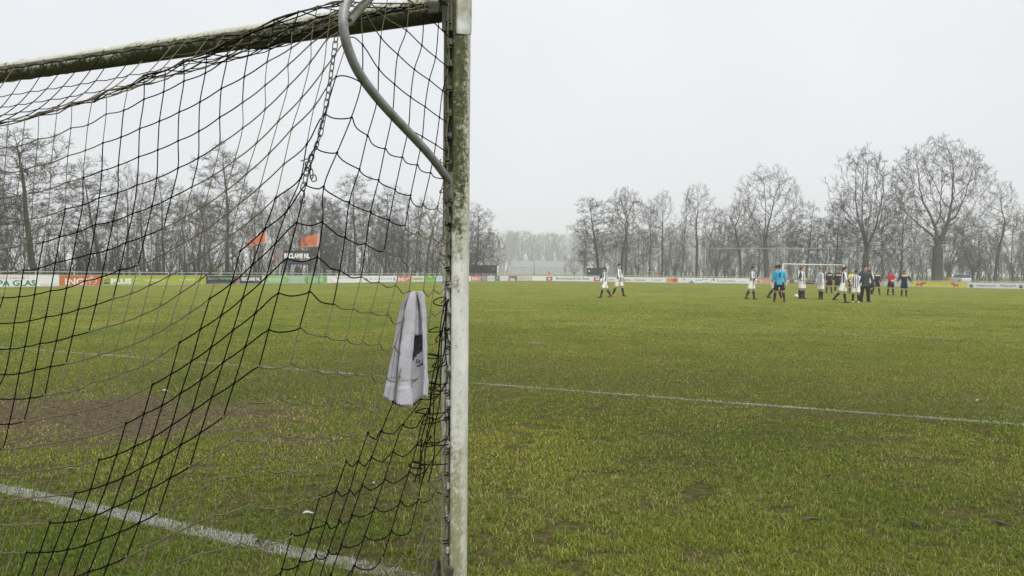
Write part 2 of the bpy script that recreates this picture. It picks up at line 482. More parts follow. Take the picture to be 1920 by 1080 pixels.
row(-5, [(574, 345), (537, 397), (496, 430), (451, 470), (412, 497), (375, 524), (337, 550), (300, 574), (266, 590), (231, 604), (200, 612), (167, 622), (136, 630), (106, 639), (75, 644), (47, 650), (19, 654)], [(607, 350), (655, 379), (695, 397), (730, 412), (760, 422), (785, 435), (811, 440), (829, 447), (840, 452)])
row(-4, [(557, 417), (517, 456), (473, 497), (434, 531), (393, 560), (356, 586), (319, 610), (285, 629), (250, 645), (217, 656), (185, 665), (155, 675), (124, 682), (95, 687), (66, 693), (36, 700), (9, 702)], [(605, 416), (647, 445), (686, 457), (720, 471), (752, 479), (775, 492), (799, 495), (825, 485), (838, 492)])
row(-3, [(539, 485), (499, 520), (455, 559), (415, 591), (376, 617), (337, 642), (302, 666), (267, 686), (235, 697), (204, 710), (172, 717), (144, 731), (112, 736), (84, 741), (56, 746), (27, 748)], [(595, 482), (637, 507), (677, 519), (710, 529), (742, 535), (767, 545), (794, 545), (813, 543), (835, 540)])
row(-2, [(522, 550), (479, 587), (437, 619), (396, 651), (359, 677), (321, 701), (286, 721), (252, 739), (220, 752), (189, 762), (159, 769), (129, 776), (100, 781), (72, 787), (45, 790), (17, 795)], [(580, 547), (625, 570), (662, 579), (695, 585), (726, 589), (757, 597), (784, 597), (807, 588), (832, 575)])
row(-1, [(504, 619), (460, 650), (419, 679), (377, 712), (339, 737), (304, 760), (270, 776), (236, 794), (205, 806), (172, 816), (145, 821), (116, 827), (87, 832), (60, 836), (32, 840), (5, 842)], [(562, 614), (610, 630), (649, 636), (680, 641), (710, 644), (739, 650), (765, 653), (800, 643), (834, 625)])
row(0, [(486, 687), (439, 719), (397, 745), (360, 771), (322, 797), (286, 820), (252, 837), (219, 852), (186, 862), (156, 870), (129, 874), (102, 878), (75, 882), (47, 885), (21, 889)], [(545, 679), (595, 695), (632, 696), (665, 699), (695, 697), (724, 704), (748, 705), (795, 699), (836, 670)])
row(1, [(467, 754), (419, 782), (376, 811), (339, 834), (302, 857), (266, 876), (231, 895), (201, 907), (170, 917), (141, 924), (114, 927), (86, 931), (60, 933), (32, 936), (5, 938)], [(525, 746), (577, 755), (617, 756), (650, 752), (680, 752), (706, 757), (737, 753), (790, 748), (838, 715)])
row(2, [(445, 824), (400, 849), (356, 875), (319, 896), (281, 917), (246, 937), (211, 952), (179, 966), (149, 975), (121, 979), (94, 980), (69, 982), (42, 983), (17, 985)], [(507, 811), (560, 819), (600, 817), (634, 812), (664, 810), (690, 811), (715, 808), (756, 796), (797, 778), (840, 768)])
row(3, [(425, 894), (380, 916), (336, 940), (297, 961), (261, 980), (225, 997), (191, 1010), (159, 1022), (127, 1030), (100, 1034), (75, 1035), (50, 1036), (24, 1036)], [(487, 876), (542, 882), (584, 876), (619, 870), (649, 865), (672, 864), (697, 857), (737, 847), (782, 834), (840, 820)])
row(4, [(402, 965), (356, 986), (316, 1005), (277, 1024), (237, 1044), (202, 1060), (167, 1071), (138, 1082), (107, 1088)], [(467, 946), (524, 951), (566, 937), (600, 930), (630, 920), (655, 919), (679, 910), (721, 899), (767, 885), (800, 880), (840, 930)])
row(5, [(380, 1036), (335, 1054), (292, 1075), (254, 1094), (212, 1112)], [(450, 1017), (505, 1019), (547, 1002), (582, 991), (611, 980), (636, 975), (660, 965), (702, 952), (750, 939), (784, 934), (812, 925)])
row(6, [(356, 1106), (311, 1124)], [(432, 1086), (488, 1086), (529, 1067), (562, 1052), (592, 1040), (616, 1032), (640, 1021), (684, 1005), (734, 994), (771, 989), (805, 980)])
row(7, [(333, 1176)], [(414, 1155), (470, 1152), (510, 1130), (543, 1115), (572, 1102), (597, 1090), (620, 1078), (665, 1060), (717, 1047), (755, 1045), (795, 1032)])
O_EYE = Vector((0, 0, EYE))
# back plane: b as a function of height along the net's corner, read off the corner column
ridge = []
for r in range(-8, 8):
    p = side_plane(*ROWS[(r, 0)]); g_ = to_goal(p); ridge.append((g_[2], g_[1]))
ridge += [(2.25, .80), (2.6, .70)]
ridge.sort()
rz = np.array([q[0] for q in ridge]); rb = np.array([q[1] for q in ridge])
cf = np.polyfit(rz, rb, 2)
def b_of_z(z): return float(np.polyval(cf, max(z, -.2)))
def back_hit(px, py):
    v = ray(px, py); t = 2.6 / v.y
    for _ in range(40):
        p = O_EYE + v * t
        f = to_goal(p)[1] - b_of_z(p.z)
        p2 = O_EYE + v * (t + .01)
        f2 = to_goal(p2)[1] - b_of_z(p2.z)
        t -= f / ((f2 - f) / .01)
    return O_EYE + v * t
K3 = {}
for (r, c), (px, py) in ROWS.items():
    if c <= 0:
        p = side_plane(px, py)
        if r >= -8 and c == 0: pass
        s_, b_, z_ = to_goal(p)
        if c < 0 and b_ < .055: p = goal_pt(0, .062, z_)
        K3[(r, c)] = p
    else:
        a = back_hit(px, py)
        # soft turn at the corner so side and back panel share one rounded edge
        K3[(r, c)] = a if c > 1 else lerp(a, side_plane(px, py), .12)
rmin, rmax = -14, 7
# run the net on to the left, out of the picture, and down to the ground
for r in range(rmin, rmax + 1):
    cs = [c for (rr, c) in K3 if rr == r and c > 0]
    if not cs: continue
for c in range(0, 24):
    pass
for r in range(-14, 5):
    cm = max(c for (rr, c) in K3 if rr == r)
    if r < 3:
        d = (K3[(r, cm)] - K3[(r, cm - 3)]) / 3
        s_, b_, z_ = to_goal(d + Vector(D) * S0 + Vector(N) * N0)
        k = cm
        while k < 25:
            k += 1
            p = K3[(r, k - 1)] + Vector(D) * .118
            q = to_goal(p); zz = q[2] - .006
            K3[(r, k)] = goal_pt(q[0], b_of_z(zz) if r > -14 else q[1], zz)
for c in range(-11, 26):
    rs = [r for (r, cc) in K3 if cc == c]
    if not rs: continue
    r = max(rs)
    if r < 2 or (r - 1, c) not in K3: continue
    while r < 14:
        d = K3[(r, c)] - K3[(r - 1, c)]
        d = d * (.115 / max(d.length, 1e-4)) if d.length > .14 or d.length < .06 else d
        p = K3[(r, c)] + d
        if p.z < .012:
            t = (K3[(r, c)].z - .012) / max(1e-4, K3[(r, c)].z - p.z)
            p = K3[(r, c)] + d * t
            if t > .05: K3[(r + 1, c)] = p
            break
        K3[(r + 1, c)] = p; r += 1
M_CORD_B = mat('black_net_cord', (.005, .0055, .005), .9, 0, .05, None, (900, .5))
M_CORD_T = mat('olive_net_cord', (.195, .180, .115), .85, 0, .1, (70, .3, (.13, .12, .075)), (900, .5))
net = thing('goal_net', goal_pt(.6, 1.2, 0), 'black and olive banded goal net hanging from the foreground goal', 'goal net')
N_0 = net.location.copy()
def cm_pt(p0, p1, p2, p3, t, ten=.5):
    return 0.5 * ((2 * p1) + (p2 - p0) * t + (2 * p0 - 5 * p1 + 4 * p2 - p3) * t * t + (3 * p1 - p0 - 3 * p2 + p3) * t ** 3)
RC = .0024
rng = random.Random(11)
def band(k): return 0 if (k // 8) % 2 == 0 else 1          # diagonal colour bands, eight meshes wide
parts = {'back': MB(), 'side': MB()}
def seg(mb, pts, mi, rad=RC): mb.tube([p - N_0 for p in pts], rad, 5, mi, True)
for (r, c), p in K3.items():
    k = c - r
    # across: to the next column on the right (c-1)
    q = K3.get((r, c - 1))
    if q is not None and not (r == 4 and c == -10):
        p0 = K3.get((r, c + 1), p); p3 = K3.get((r, c - 2), q)
        side = c <= 0
        L = (q - p).length
        sag = (.007 + .007 * rng.random()) if side and r > -8 else (.002 if not side else .001)
        if side and c <= -5 and r >= -6: sag = .02 + .012 * rng.random()
        sag = min(sag, L * .35)
        pts = []
        NS = 7 if side else 4
        for i in range(NS + 1):
            t = i / NS
            a = lerp(p, q, t) if side and r > -8 else cm_pt(p0, p, q, p3, t)
            a = a + Vector((0, 0, -4 * sag * t * (1 - t)))
            if side and r > -8: a += Vector(D) * (.006 * math.sin(t * math.pi * 2 + r))
            pts.append(a)
        # a band colours the meshes with 0 <= k <= 8 of every 16
        mi = 0 if (0 <= (k - 1) % 16 < 8) else 1
        seg(parts['side' if side else 'back'], pts, mi, RC)
    # down: to the next row (r+1)
    q = K3.get((r + 1, c))
    if q is not None:
        p0 = K3.get((r - 1, c), p); p3 = K3.get((r + 2, c), q)
        side = c <= -1
        pts = [cm_pt(p0, p, q, p3, i / 4) for i in range(5)]
        if (p - q).length > .35: pts = [lerp(p, q, i / 4) for i in range(5)]
        mi = 0 if (0 <= (k - 1) % 16 < 8) else 1
        seg(parts['side' if side else 'back'], pts, mi, RC * (.92 if mi == 0 else .70))
    # knot
    parts['side' if c <= -1 else 'back'].ellipsoid(p - N_0, (.0046, .0046, .0050), 6, 5, 0 if (0 <= (k - 1) % 16 < 8) else 1)
# gathered slack beside the post: loops of loose cord tied to the clips
for i, (px, py, w, h) in enumerate([(826, 565, 12, 16), (818, 618, 20, 10), (826, 630, 12, 22), (812, 668, 18, 9), (822, 682, 16, 14), (806, 722, 20, 10), (812, 733, 18, 12), (796, 770, 22, 10), (806, 790, 20, 14), (790, 830, 16, 12), (806, 826, 10, 18), (782, 872, 14, 12), (778, 926, 12, 14), (828, 480, 8, 14), (834, 355, 8, 14), (836, 300, 8, 12), (826, 455, 8, 16), (800, 985, 14, 12), (812, 1010, 10, 18), (820, 905, 10, 18)]):
    pts = []
    base = side_plane(px, py, -.012)
    ux = side_plane(px + 10, py, -.012) - base; uz = Vector((0, 0, 1)) * (base.y / F_PX * 10)
    ph = rng.random() * 6
    for q in range(15):
        a = 2 * math.pi * q / 14 * .92 + ph
        pts.append(base + ux * (w / 10 * .62 * math.cos(a)) + uz * (h / 10 * .5 * math.sin(a)) + Vector(D) * (.016 * math.sin(a * 1.5 + ph)))
    tail = base + ux * ((842 - px) / 10) + uz * rng.uniform(-1, 1)
    pts.append(lerp(pts[-1], tail, .5) + Vector((0, 0, -.008))); pts.append(tail)
    seg(parts['side'], smooth_path(pts, 3), 1 if py > 890 or py < 500 else 0, .0025)
# bundled verticals close to the post
for i, (x0, x1, off) in enumerate([(836, 784, 0), (838, 790, .01), (834, 778, .004), (840, 806, .012)]):
    pts = []
    for q in range(13):
        t = q / 12
        px = lerp(x0, x1, t ** 1.15) + 2.5 * math.sin(q * 1.7 + i); py = lerp(560, 905, t)
        pts.append(side_plane(px, py, -off))
    seg(parts['side'], pts, 0, .0025)
for i, (x0, x1) in enumerate([(822, 792), (828, 800), (814, 776), (832, 812)]):
    pts = [side_plane(lerp(x0, x1, q / 9) + 4 * math.sin(q * 2.1 + i * 1.3), lerp(880, 1080, q / 9), -.006 * i) for q in range(10)]
    seg(parts['side'], smooth_path(pts, 3), 1, .0026)
# border cord running down the groove, wound round the clips
pts = [goal_pt(.003 * math.sin(q * 1.9), .078 + .006 * math.sin(q * 1.1), .05 + q * .04) for q in range(62)]
seg(parts['side'], smooth_path(pts, 2), 1, .0036)
for q in range(26):
    z = .1 + q * .092 + rng.uniform(-.02, .02)
    pts = [goal_pt(.011 * math.cos(a * 1.0 + q), .072 + .012 * math.sin(a + q), z + .012 * a / 6 - .02) for a in np.linspace(0, 9, 14)]
    seg(parts['side'], pts, 0 if q % 3 else 1, .0024)
# roof panel: crossbar clips to the top edge of the back panel
roof = MB()
BARK = {}
top = {c: K3[(-14, c)] for c in range(0, 26)}
for c in range(0, 26):
    s_, b_, z_ = to_goal(top[c])
    sb = max(.14, s_ * 1.30 + .05) if c > 0 else .12
    BARK[c] = goal_pt(min(sb, 7.3), .075, 2.497 + TILT * min(sb, 7.3))
NR = 6
RK = {}
for c in range(0, 26):
    for i in range(NR + 1):
        t = i / NR
        p = lerp(top[c], BARK[c], t)
        sag = .07 * math.sin(math.pi * t) * min(1, c / 5)
        RK[(i, c)] = p + Vector((0, 0, -sag)) + Vector(D) * (.012 * math.sin(c * 1.3 + i))
for c in range(0, 26):
    for i in range(NR):
        k = c - (-14 - i)
        mi = 0 if (0 <= (k - 1) % 16 < 8) else 1
        p0 = RK.get((i - 1, c), RK[(i, c)]); p3 = RK.get((i + 2, c), RK[(i + 1, c)])
        roof_pts = [cm_pt(p0, RK[(i, c)], RK[(i + 1, c)], p3, q / 4) for q in range(5)]
        roof.tube([p - N_0 for p in roof_pts], RC, 5, mi)
    if c < 25:
        for i in range(1, NR):
            k = c - (-14 - i)
            mi = 0 if (0 <= k % 16 < 8) else 1
            roof.tube([RK[(i, c)] - N_0, lerp(RK[(i, c)], RK[(i, c + 1)], .5) - N_0 + Vector((0, 0, -.006)), RK[(i, c + 1)] - N_0], RC, 5, mi)
# border rope along the crossbar and the gathered top edge
pts = [goal_pt(.1 + q * .0825, .079, 2.497 + TILT * (.1 + q * .0825) - (.010 if q % 2 else 0)) for q in range(88)]
roof.tube([p - N_0 for p in pts], .0042, 6, 1)
for j in range(3):
    pts = []
    for c in range(0, 25):
        pts.append(lerp(top[c], RK[(1, c)], .05 * j) + Vector((0, 0, .005 * math.sin(c * 2.1 + j * 1.9) - .005 * j)) )
    roof.tube([p - N_0 for p in smooth_path(pts, 2)], .0024, 5, 0 if j % 3 else 1)
# bunched cords between the bow and the crossbar
for j in range(7):
    a = side_plane(652 - 2 * j, 8 + j * 9) + Vector(D) * .01 * j
    e = goal_pt(.55 + .17 * j, .08, 2.49)
    m_ = top[min(2 + j // 2, 8)]
    roof.tube([p - N_0 for p in smooth_path([a, lerp(a, lerp(e, m_, .5), .5) + Vector((0, 0, -.01 * (j % 3))), lerp(e, m_, .35), e], 4)], .0021, 5, 0 if j % 4 else 1)
parts['back'].build('back_panel', [M_CORD_B, M_CORD_T], net)
parts['side'].build('side_panel', [M_CORD_B, M_CORD_T], net)
roof.build('roof_panel', [M_CORD_B, M_CORD_T], net)

# ------------------------------------------------------------------ the chain that lifts the net corner
cpx = [(631, 66), (625, 108), (619, 150), (612, 195), (605, 230), (598, 260), (588, 285), (581, 302), (575, 318), (572, 340), (566, 356)]
cp = [side_plane(x, y, -.006) for x, y in cpx]
chain = thing('steel_chain', cp[0], 'thin dark steel chain hanging from the goal bow and hooked into the net corner', 'chain')
path = smooth_path(cp, 8)
Ls = [0]
for i in range(1, len(path)): Ls.append(Ls[-1] + (path[i] - path[i - 1]).length)
pitch = .0262; k = 0; d = 0.012
while d < Ls[-1]:
    i = max(1, int(np.searchsorted(Ls, d)))
    p = lerp(path[i - 1], path[i], (d - Ls[i - 1]) / max(1e-6, Ls[i] - Ls[i - 1]))
    t = (path[min(i + 1, len(path) - 1)] - path[max(i - 2, 0)]).normalized()
    q = t.to_track_quat('Y', 'Z').to_matrix()
    q = q @ Matrix.Rotation(math.radians(8 + 90 * (k % 2) + rng.uniform(-22, 22)), 3, 'Y')
    mb = MB(); mb.torus(p - cp[0], .0085, .0019, n=16, m=6, stretch=.0075, rot=q)
    mb.build('link', M_CHAIN, chain); d += pitch; k += 1
for dx, dy, off in ((4, 312, 0), (10, 326, .004), (-4, 300, -.004), (14, 334, .002)):
    p = side_plane(574 + dx, dy, -.010 + off)
    mb = MB(); mb.torus(p - cp[0], .0085, .0019, n=16, m=6, stretch=.0075, rot=Matrix.Rotation(1.1 + dx, 3, 'X') @ Matrix.Rotation(dx * .7, 3, 'Y'))
    mb.build('link', M_CHAIN, chain)
hk = [side_plane(x, y, -.006) for x, y in [(567, 356), (571, 363), (569, 370), (563, 377), (565, 381), (570, 380), (572, 376)]]
mb = MB(); mb.tube([p - cp[0] for p in smooth_path(hk, 4)], .0024, 8); mb.build('hook', M_CHAIN, chain)
# ================================================================== THE TOWEL
def terry(name, c1, c2, pile=True):
    m, g = new_mat(name, 0.95, 0.1)
    tc = g.n('ShaderNodeTexCoord'); ob = tc.outputs['Object']
    nz = g.noise(ob, 260, 3, .7); n2 = g.noise(ob, 40, 3)
    f = g.math('ADD', g.math('MULTIPLY', nz, .7), g.math('MULTIPLY', n2, .3))
    g.l(g.ramp(f, [(.36, c1), (.62, c2)]), g.b.inputs['Base Color'])
    g.b.inputs['Sheen Weight'].default_value = .25
    bp = g.n('ShaderNodeBump'); bp.inputs['Strength'].default_value = .8 if pile else .35; bp.inputs['Distance'].default_value = .004
    if pile: g.l(f, bp.inputs['Height'])
    else:
        wv = g.n('ShaderNodeTexWave'); wv.inputs['Scale'].default_value = 110; wv.bands_direction = 'DIAGONAL'; g.l(ob, wv.inputs['Vector']); g.l(wv.outputs['Fac'], bp.inputs['Height'])
    g.l(bp.outputs[0], g.b.inputs['Normal'])
    return m
M_TOWEL = terry('grey_terry', (.37, .37, .405), (.52, .52, .56))
M_TBAND = terry('woven_band', (.45, .45, .48), (.53, .53, .56), False)
M_TPRINT = mat('dark_print', (.02, .021, .026), .95, 0, .1, (160, .2, (.10, .10, .12)), (260, .6))
M_TTAG = mat('printed_patch', (.46, .46, .50), .9, 0, .1)
TB = [(70, 318, 322, 345, 350, 392), (76, 296, 306, 345, 351, 400), (90, 278, 297, 345, 354, 407), (120, 256, 287, 346, 360, 413), (180, 222, 270, 346, 372, 418),
      (300, 190, 248, 345, 384, 425), (400, 175, 236, 338, 390, 428), (500, 158, 225, 328, 396, 430), (600, 140, 216, 318, 399, 430), (700, 122, 208, 312, 402, 432),
      (780, 106, 204, 306, 400, 437), (815, 99, 201, 302, 397, 441), (846, 93, 200, 304, 395, 440), (865, 88, 197, 314, 394, 439), (925, 76, 192, 321, 391, 434)]
BOT = [(74, 935), (88, 958), (105, 975), (150, 984), (190, 992), (194, 1006), (320, 1004), (345, 985), (392, 942), (415, 936), (436, 940)]
def tow_edges(y):
    ys = [q[0] for q in TB]
    return [float(np.interp(y, ys, [q[k] for q in TB])) for k in range(1, 6)]
tb_pt = side_plane(775, 548)
TY = tb_pt.y - .040
def tow_world(zx, zy, depth):
    p = at_y(700 + zx / 4.322, 530 + zy / 4.322, TY)
    return Vector((p.x, p.y - depth + (p.x - tb_pt.x) * .25, p.z))
towel = thing('towel', tow_world(300, 985, 0), 'grey terry towel with dark print draped over the net beside the post', 'towel')
T_0 = towel.location.copy()
rt = random.Random(5)
V = []; Fc = []; Mi = []
def edge(name, y):
    e = tow_edges(min(y, 925)); L0, L1, M1, R0, R1 = e
    return {'L0': L0, 'L1': L1, 'M1': M1, 'R0': R0, 'R1': R1}[name]
def fold(left, right, y0, bl, br, depth, th, mfun=None, nu=22, nv=84, flat=.62, wav=0.0):
    """one hanging fold of the towel: a closed soft roll, round-edged across and hemmed at the bottom"""
    o = len(V); hist = []
    for i in range(nv + 1):
        t = i / nv
        for k in range(nu):
            a = 2 * math.pi * k / nu
            c_, s_ = math.cos(a), math.sin(a)
            u = .5 + .5 * math.copysign(abs(c_) ** .8, c_)
            yb = lerp(bl, br, u); y = lerp(y0, yb, t)
            xl, xr = left(y), right(y)
            x = lerp(xl, xr, u) + (1.2 * math.sin(y * .045 + u * 3) + rt.uniform(-.7, .7))
            tp = min(1, max(.0, (y - 70) / 150)) ** .6
            e_ = 1 if t < .985 else .45
            d = lerp(.0, depth(y, u) if callable(depth) else depth, tp) + math.copysign(abs(s_) ** flat, s_) * th * (.55 + .45 * tp) * e_
            d += wav * math.sin(u * 13 + y * .012) * tp
            if mfun and mfun(y, u) == 1 and s_ > 0: d -= .0035
            V.append(tow_world(x, y, d + rt.uniform(-.0008, .0008)) - T_0)
    for i in range(nv):
        y = lerp(y0, (bl + br) / 2, (i + .5) / nv)
        for k in range(nu):
            k2 = (k + 1) % nu
            Fc.append((o + i * nu + k, o + (i + 1) * nu + k, o + (i + 1) * nu + k2, o + i * nu + k2))
            u = .5 + .5 * math.cos(2 * math.pi * (k + .5) / nu)
            Mi.append(mfun(y, u) if mfun and k < nu // 2 else 0)
    Fc.append(tuple(o + k for k in range(nu))); Mi.append(0)
    Fc.append(tuple(o + nv * nu + k for k in range(nu - 1, -1, -1))); Mi.append(0)
bandM = lambda y, u: 1 if 787 < y < 843 else 0
bandL = lambda y, u: 1 if 775 < y < 830 else 0
def printV(y, u):
    if 590 < y + 90 * u and 432 < y < 690 and abs((y - 640) * .9 + (u - .5) * 110) < 42 and .12 < u < .88: return 3
    return 2 if 432 < y < 692 and u < .92 else 0
fold(lambda y: edge('L0', y), lambda y: lerp(edge('L0', y), edge('L1', y), .50), 82, 934, 968, -.040, .016, bandL, wav=.002)
fold(lambda y: lerp(edge('L0', y), edge('L1', y), .40), lambda y: lerp(edge('L0', y), edge('L1', y), .82), 76, 966, 984, -.026, .015, bandL, wav=.002)
fold(lambda y: lerp(edge('L0', y), edge('L1', y), .72), lambda y: edge('L1', y) + 14, 74, 982, 992, -.040, .014, bandL)
fold(lambda y: edge('M1', y) - 30, lambda y: edge('R0', y) + 16, 84, 1000, 936, lambda y, u: -.050 - .012 * math.sin(math.pi * u), .006, printV, wav=.003)
fold(lambda y: edge('M1', y) - 6, lambda y: lerp(edge('M1', y), edge('R0', y), .42), 76, 430, 430, -.022, .007)
fold(lambda y: edge('L1', y), lambda y: edge('M1', y), 71, 1005, 1002, lambda y, u: .004 + .004 * math.sin(y * .012 + u * 2), .023, bandM, 30, wav=.0015)
fold(lambda y: lerp(edge('R0', y), edge('R1', y), .0), lambda y: edge('R1', y), 70, 930, 938, -.012, .017, None, wav=.002)
fold(lambda y: 318, lambda y: 398, 70, 104, 100, -.022, .012, None, 18, 10)
nb = len(V)
mb = MB(); mb.v = [tuple(p) for p in V]; mb.f = Fc; mb.m = Mi; mb.smooth = [True] * len(Fc)
cloth = mb.build('cloth', [M_TOWEL, M_TBAND, M_TPRINT, M_TTAG], towel)
# the pile: loops of yarn standing off the cloth
fz = MB()
vv = [Vector(p) for p in V]
for f, mi in zip(Fc, Mi):
    if mi in (1, 3) or len(f) != 4: continue
    a, b, c, d_ = [vv[q] for q in f]
    nrm = (b - a).cross(d_ - a)
    if nrm.length < 1e-9: continue
    nrm.normalize()
    for _ in range(3):
        u, w = rt.random(), rt.random()
        p = lerp(lerp(a, b, u), lerp(d_, c, u), w)
        tip = p + nrm * rt.uniform(.0012, .0028) + Vector((rt.uniform(-1, 1), rt.uniform(-1, 1), rt.uniform(-1.4, .6))) * .0016
        sd_ = Vector((rt.uniform(-1, 1), rt.uniform(-1, 1), rt.uniform(-1, 1))) * .0007
        fz.add([p - sd_, p + sd_, tip + sd_ * .4], [(0, 1, 2)], 0 if mi == 0 else 1, True)
fz.build('pile', [M_TOWEL, M_TPRINT], cloth)
# letters on the printed patch
def text_mesh(name, body, size, m, parent, loc, rot, width=None, shear=0.0, bold=0.0, extrude=0.0, align='CENTER', height=None):
    cu = bpy.data.curves.new(name, 'FONT'); cu.body = body; cu.size = size; cu.align_x = align; cu.align_y = 'CENTER'
    cu.shear = shear; cu.offset = bold; cu.extrude = extrude; cu.resolution_u = 3
    tmp = bpy.data.objects.new(name, cu); COL.objects.link(tmp)
    dg = bpy.context.evaluated_depsgraph_get()
    me = bpy.data.meshes.new_from_object(tmp.evaluated_get(dg))
    bpy.data.objects.remove(tmp); bpy.data.curves.remove(cu)
    me.materials.clear(); me.materials.append(m); me.name = name
    n = len(me.vertices)
    co = np.zeros(n * 3, dtype=np.float32); me.vertices.foreach_get('co', co); co = co.reshape(-1, 3)
    if n and (width or height):
        w = co[:, 0].max() - co[:, 0].min(); h = co[:, 1].max() - co[:, 1].min()
        if width: co[:, 0] = (co[:, 0] - (co[:, 0].max() + co[:, 0].min()) / 2) * (width / w)
        if height: co[:, 1] = (co[:, 1] - (co[:, 1].max() + co[:, 1].min()) / 2) * (height / h)
        me.vertices.foreach_set('co', co.ravel()); me.update()
    o = bpy.data.objects.new(name, me); COL.objects.link(o)
    o.parent = parent; o.location = loc
    if isinstance(rot, Matrix): o.rotation_euler = rot.to_euler()
    else: o.rotation_euler = rot
    return o
M_INK = mat('black_ink', (.02, .02, .025), .9)
text_mesh('lettering', 'DI', .018, M_INK, towel, tow_world(352, 648, -.040) - T_0, Matrix.Rotation(R(18), 3, 'Y') @ Matrix.Rotation(R(90), 3, 'X'), bold=.0008)

# ================================================================== THE PITCH
def vnoise(x, y, seed, scale):
    """smooth value noise in 0..1"""
    g_ = np.random.RandomState(seed).rand(257, 257)
    x = np.asarray(x) * scale; y = np.asarray(y) * scale
    xi = np.floor(x).astype(int); yi = np.floor(y).astype(int)
    fx = x - xi; fy = y - yi
    fx = fx * fx * (3 - 2 * fx); fy = fy * fy * (3 - 2 * fy)
    a = g_[xi % 257, yi % 257]; b = g_[(xi + 1) % 257, yi % 257]; c = g_[xi % 257, (yi + 1) % 257]; d = g_[(xi + 1) % 257, (yi + 1) % 257]
    return a * (1 - fx) * (1 - fy) + b * fx * (1 - fy) + c * (1 - fx) * fy + d * fx * fy
def mud_mask(X, Y):
    s_ = X * D.x + Y * D.y - S0; f_ = X * N.x + Y * N.y - N0
    r_ = ((s_ - 4.7) / 2.75) ** 2 + ((f_ - 1.95) / 1.3) ** 2
    r2 = ((s_ - 1.2) / 1.7) ** 2 + ((f_ - 1.7) / 1.0) ** 2
    nz = vnoise(X + 40, Y + 40, 3, 1.3) * .9 + vnoise(X + 40, Y + 40, 4, 4.1) * .5 + vnoise(X + 9, Y + 9, 5, 11) * .25
    return np.clip((1.25 - r_ - .55 + (nz - .82) * 1.1) * 1.5, 0, 1) + np.clip(.75 - r2 - .55 + (nz - .82) * 1.0, 0, 1) * .28
# ground sheet: soil and short turf; the same noise drives colour and bump
m_g, g = new_mat('pitch_turf', 1.0, .0)
tc = g.n('ShaderNodeTexCoord'); ob = tc.outputs['Object']
n1 = g.noise(ob, .11, 4); n2 = g.noise(ob, .55, 5, .6); n3 = g.noise(ob, 3.2, 6, .65); n4 = g.noise(ob, 19, 5, .7); n5 = g.noise(ob, 110, 3, .7)
f = g.math('ADD', g.math('MULTIPLY', n2, .28), g.math('ADD', g.math('MULTIPLY', n3, .28), g.math('ADD', g.math('MULTIPLY', n4, .24), g.math('MULTIPLY', n5, .20))))
turf = g.ramp(f, [(.33, (.038, .048, .009)), (.43, (.120, .144, .026)), (.51, (.196, .212, .044)), (.60, (.285, .285, .080)), (.70, (.35, .33, .13))])
dry = g.ramp(n1, [(.35, (.84, .94, .78)), (.65, (1.12, 1.05, 1.05))])
mx = g.n('ShaderNodeMix', data_type='RGBA'); mx.blend_type = 'MULTIPLY'; mx.inputs[0].default_value = 1
g.l(turf, mx.inputs[6]); g.l(dry, mx.inputs[7])
mp0 = g.n('ShaderNodeMapping'); mp0.inputs['Scale'].default_value = (1, 1.6, 1); g.l(ob, mp0.inputs['Vector'])
specks = g.map(g.noise(mp0.outputs[0], 2.6, 7, .72), .615, .68, 0, .8)
col = g.mix(specks, mx.outputs[2], (.050, .042, .024))
# close by, the sheet is the soil between the blades; farther off it stands for the turf itself
ln0 = g.n('ShaderNodeVectorMath', operation='LENGTH'); g.l(ob, ln0.inputs[0])
under = g.ramp(n4, [(.35, (.040, .034, .016)), (.52, (.075, .066, .030)), (.66, (.130, .115, .060))])
col = g.mix(g.map(ln0.outputs['Value'], 8, 21, .85, 0), col, under)
# bare soil in front of the goal
mp = g.n('ShaderNodeMapping'); mp.vector_type = 'TEXTURE'
cpt = goal_pt(4.7, -1.95, 0)
mp.inputs['Location'].default_value = (cpt.x, cpt.y, 0); mp.inputs['Rotation'].default_value = (0, 0, math.atan2(D.y, D.x)); mp.inputs['Scale'].default_value = (2.7, 1.3, 1)
g.l(ob, mp.inputs['Vector'])
ln = g.n('ShaderNodeVectorMath', operation='LENGTH'); g.l(mp.outputs[0], ln.inputs[0])
mudv = g.math('SUBTRACT', g.math('ADD', 1.25, g.math('MULTIPLY', g.math('SUBTRACT', n3, .5), 1.5)), ln.outputs['Value'])
mudf = g.map(mudv, .0, .6, 0, .9)
soil = g.ramp(n4, [(.3, (.050, .039, .022)), (.5, (.112, .092, .056)), (.62, (.175, .145, .090)), (.75, (.25, .21, .135))])
col = g.mix(mudf, col, soil)
g.l(col, g.b.inputs['Base Color'])
hb = g.math('ADD', g.math('MULTIPLY', n4, .6), g.math('MULTIPLY', n5, .4))
bp = g.n('ShaderNodeBump'); bp.inputs['Strength'].default_value = .8; bp.inputs['Distance'].default_value = .03
g.l(hb, bp.inputs['Height']); g.l(bp.outputs[0], g.b.inputs['Normal'])
mb = MB(); mb.add([(-1400, -60, 0), (1400, -60, 0), (1400, 1410, 0), (-1400, 1410, 0)], [(0, 1, 2, 3)], 0, False)
struct(mb.build('ground', m_g))
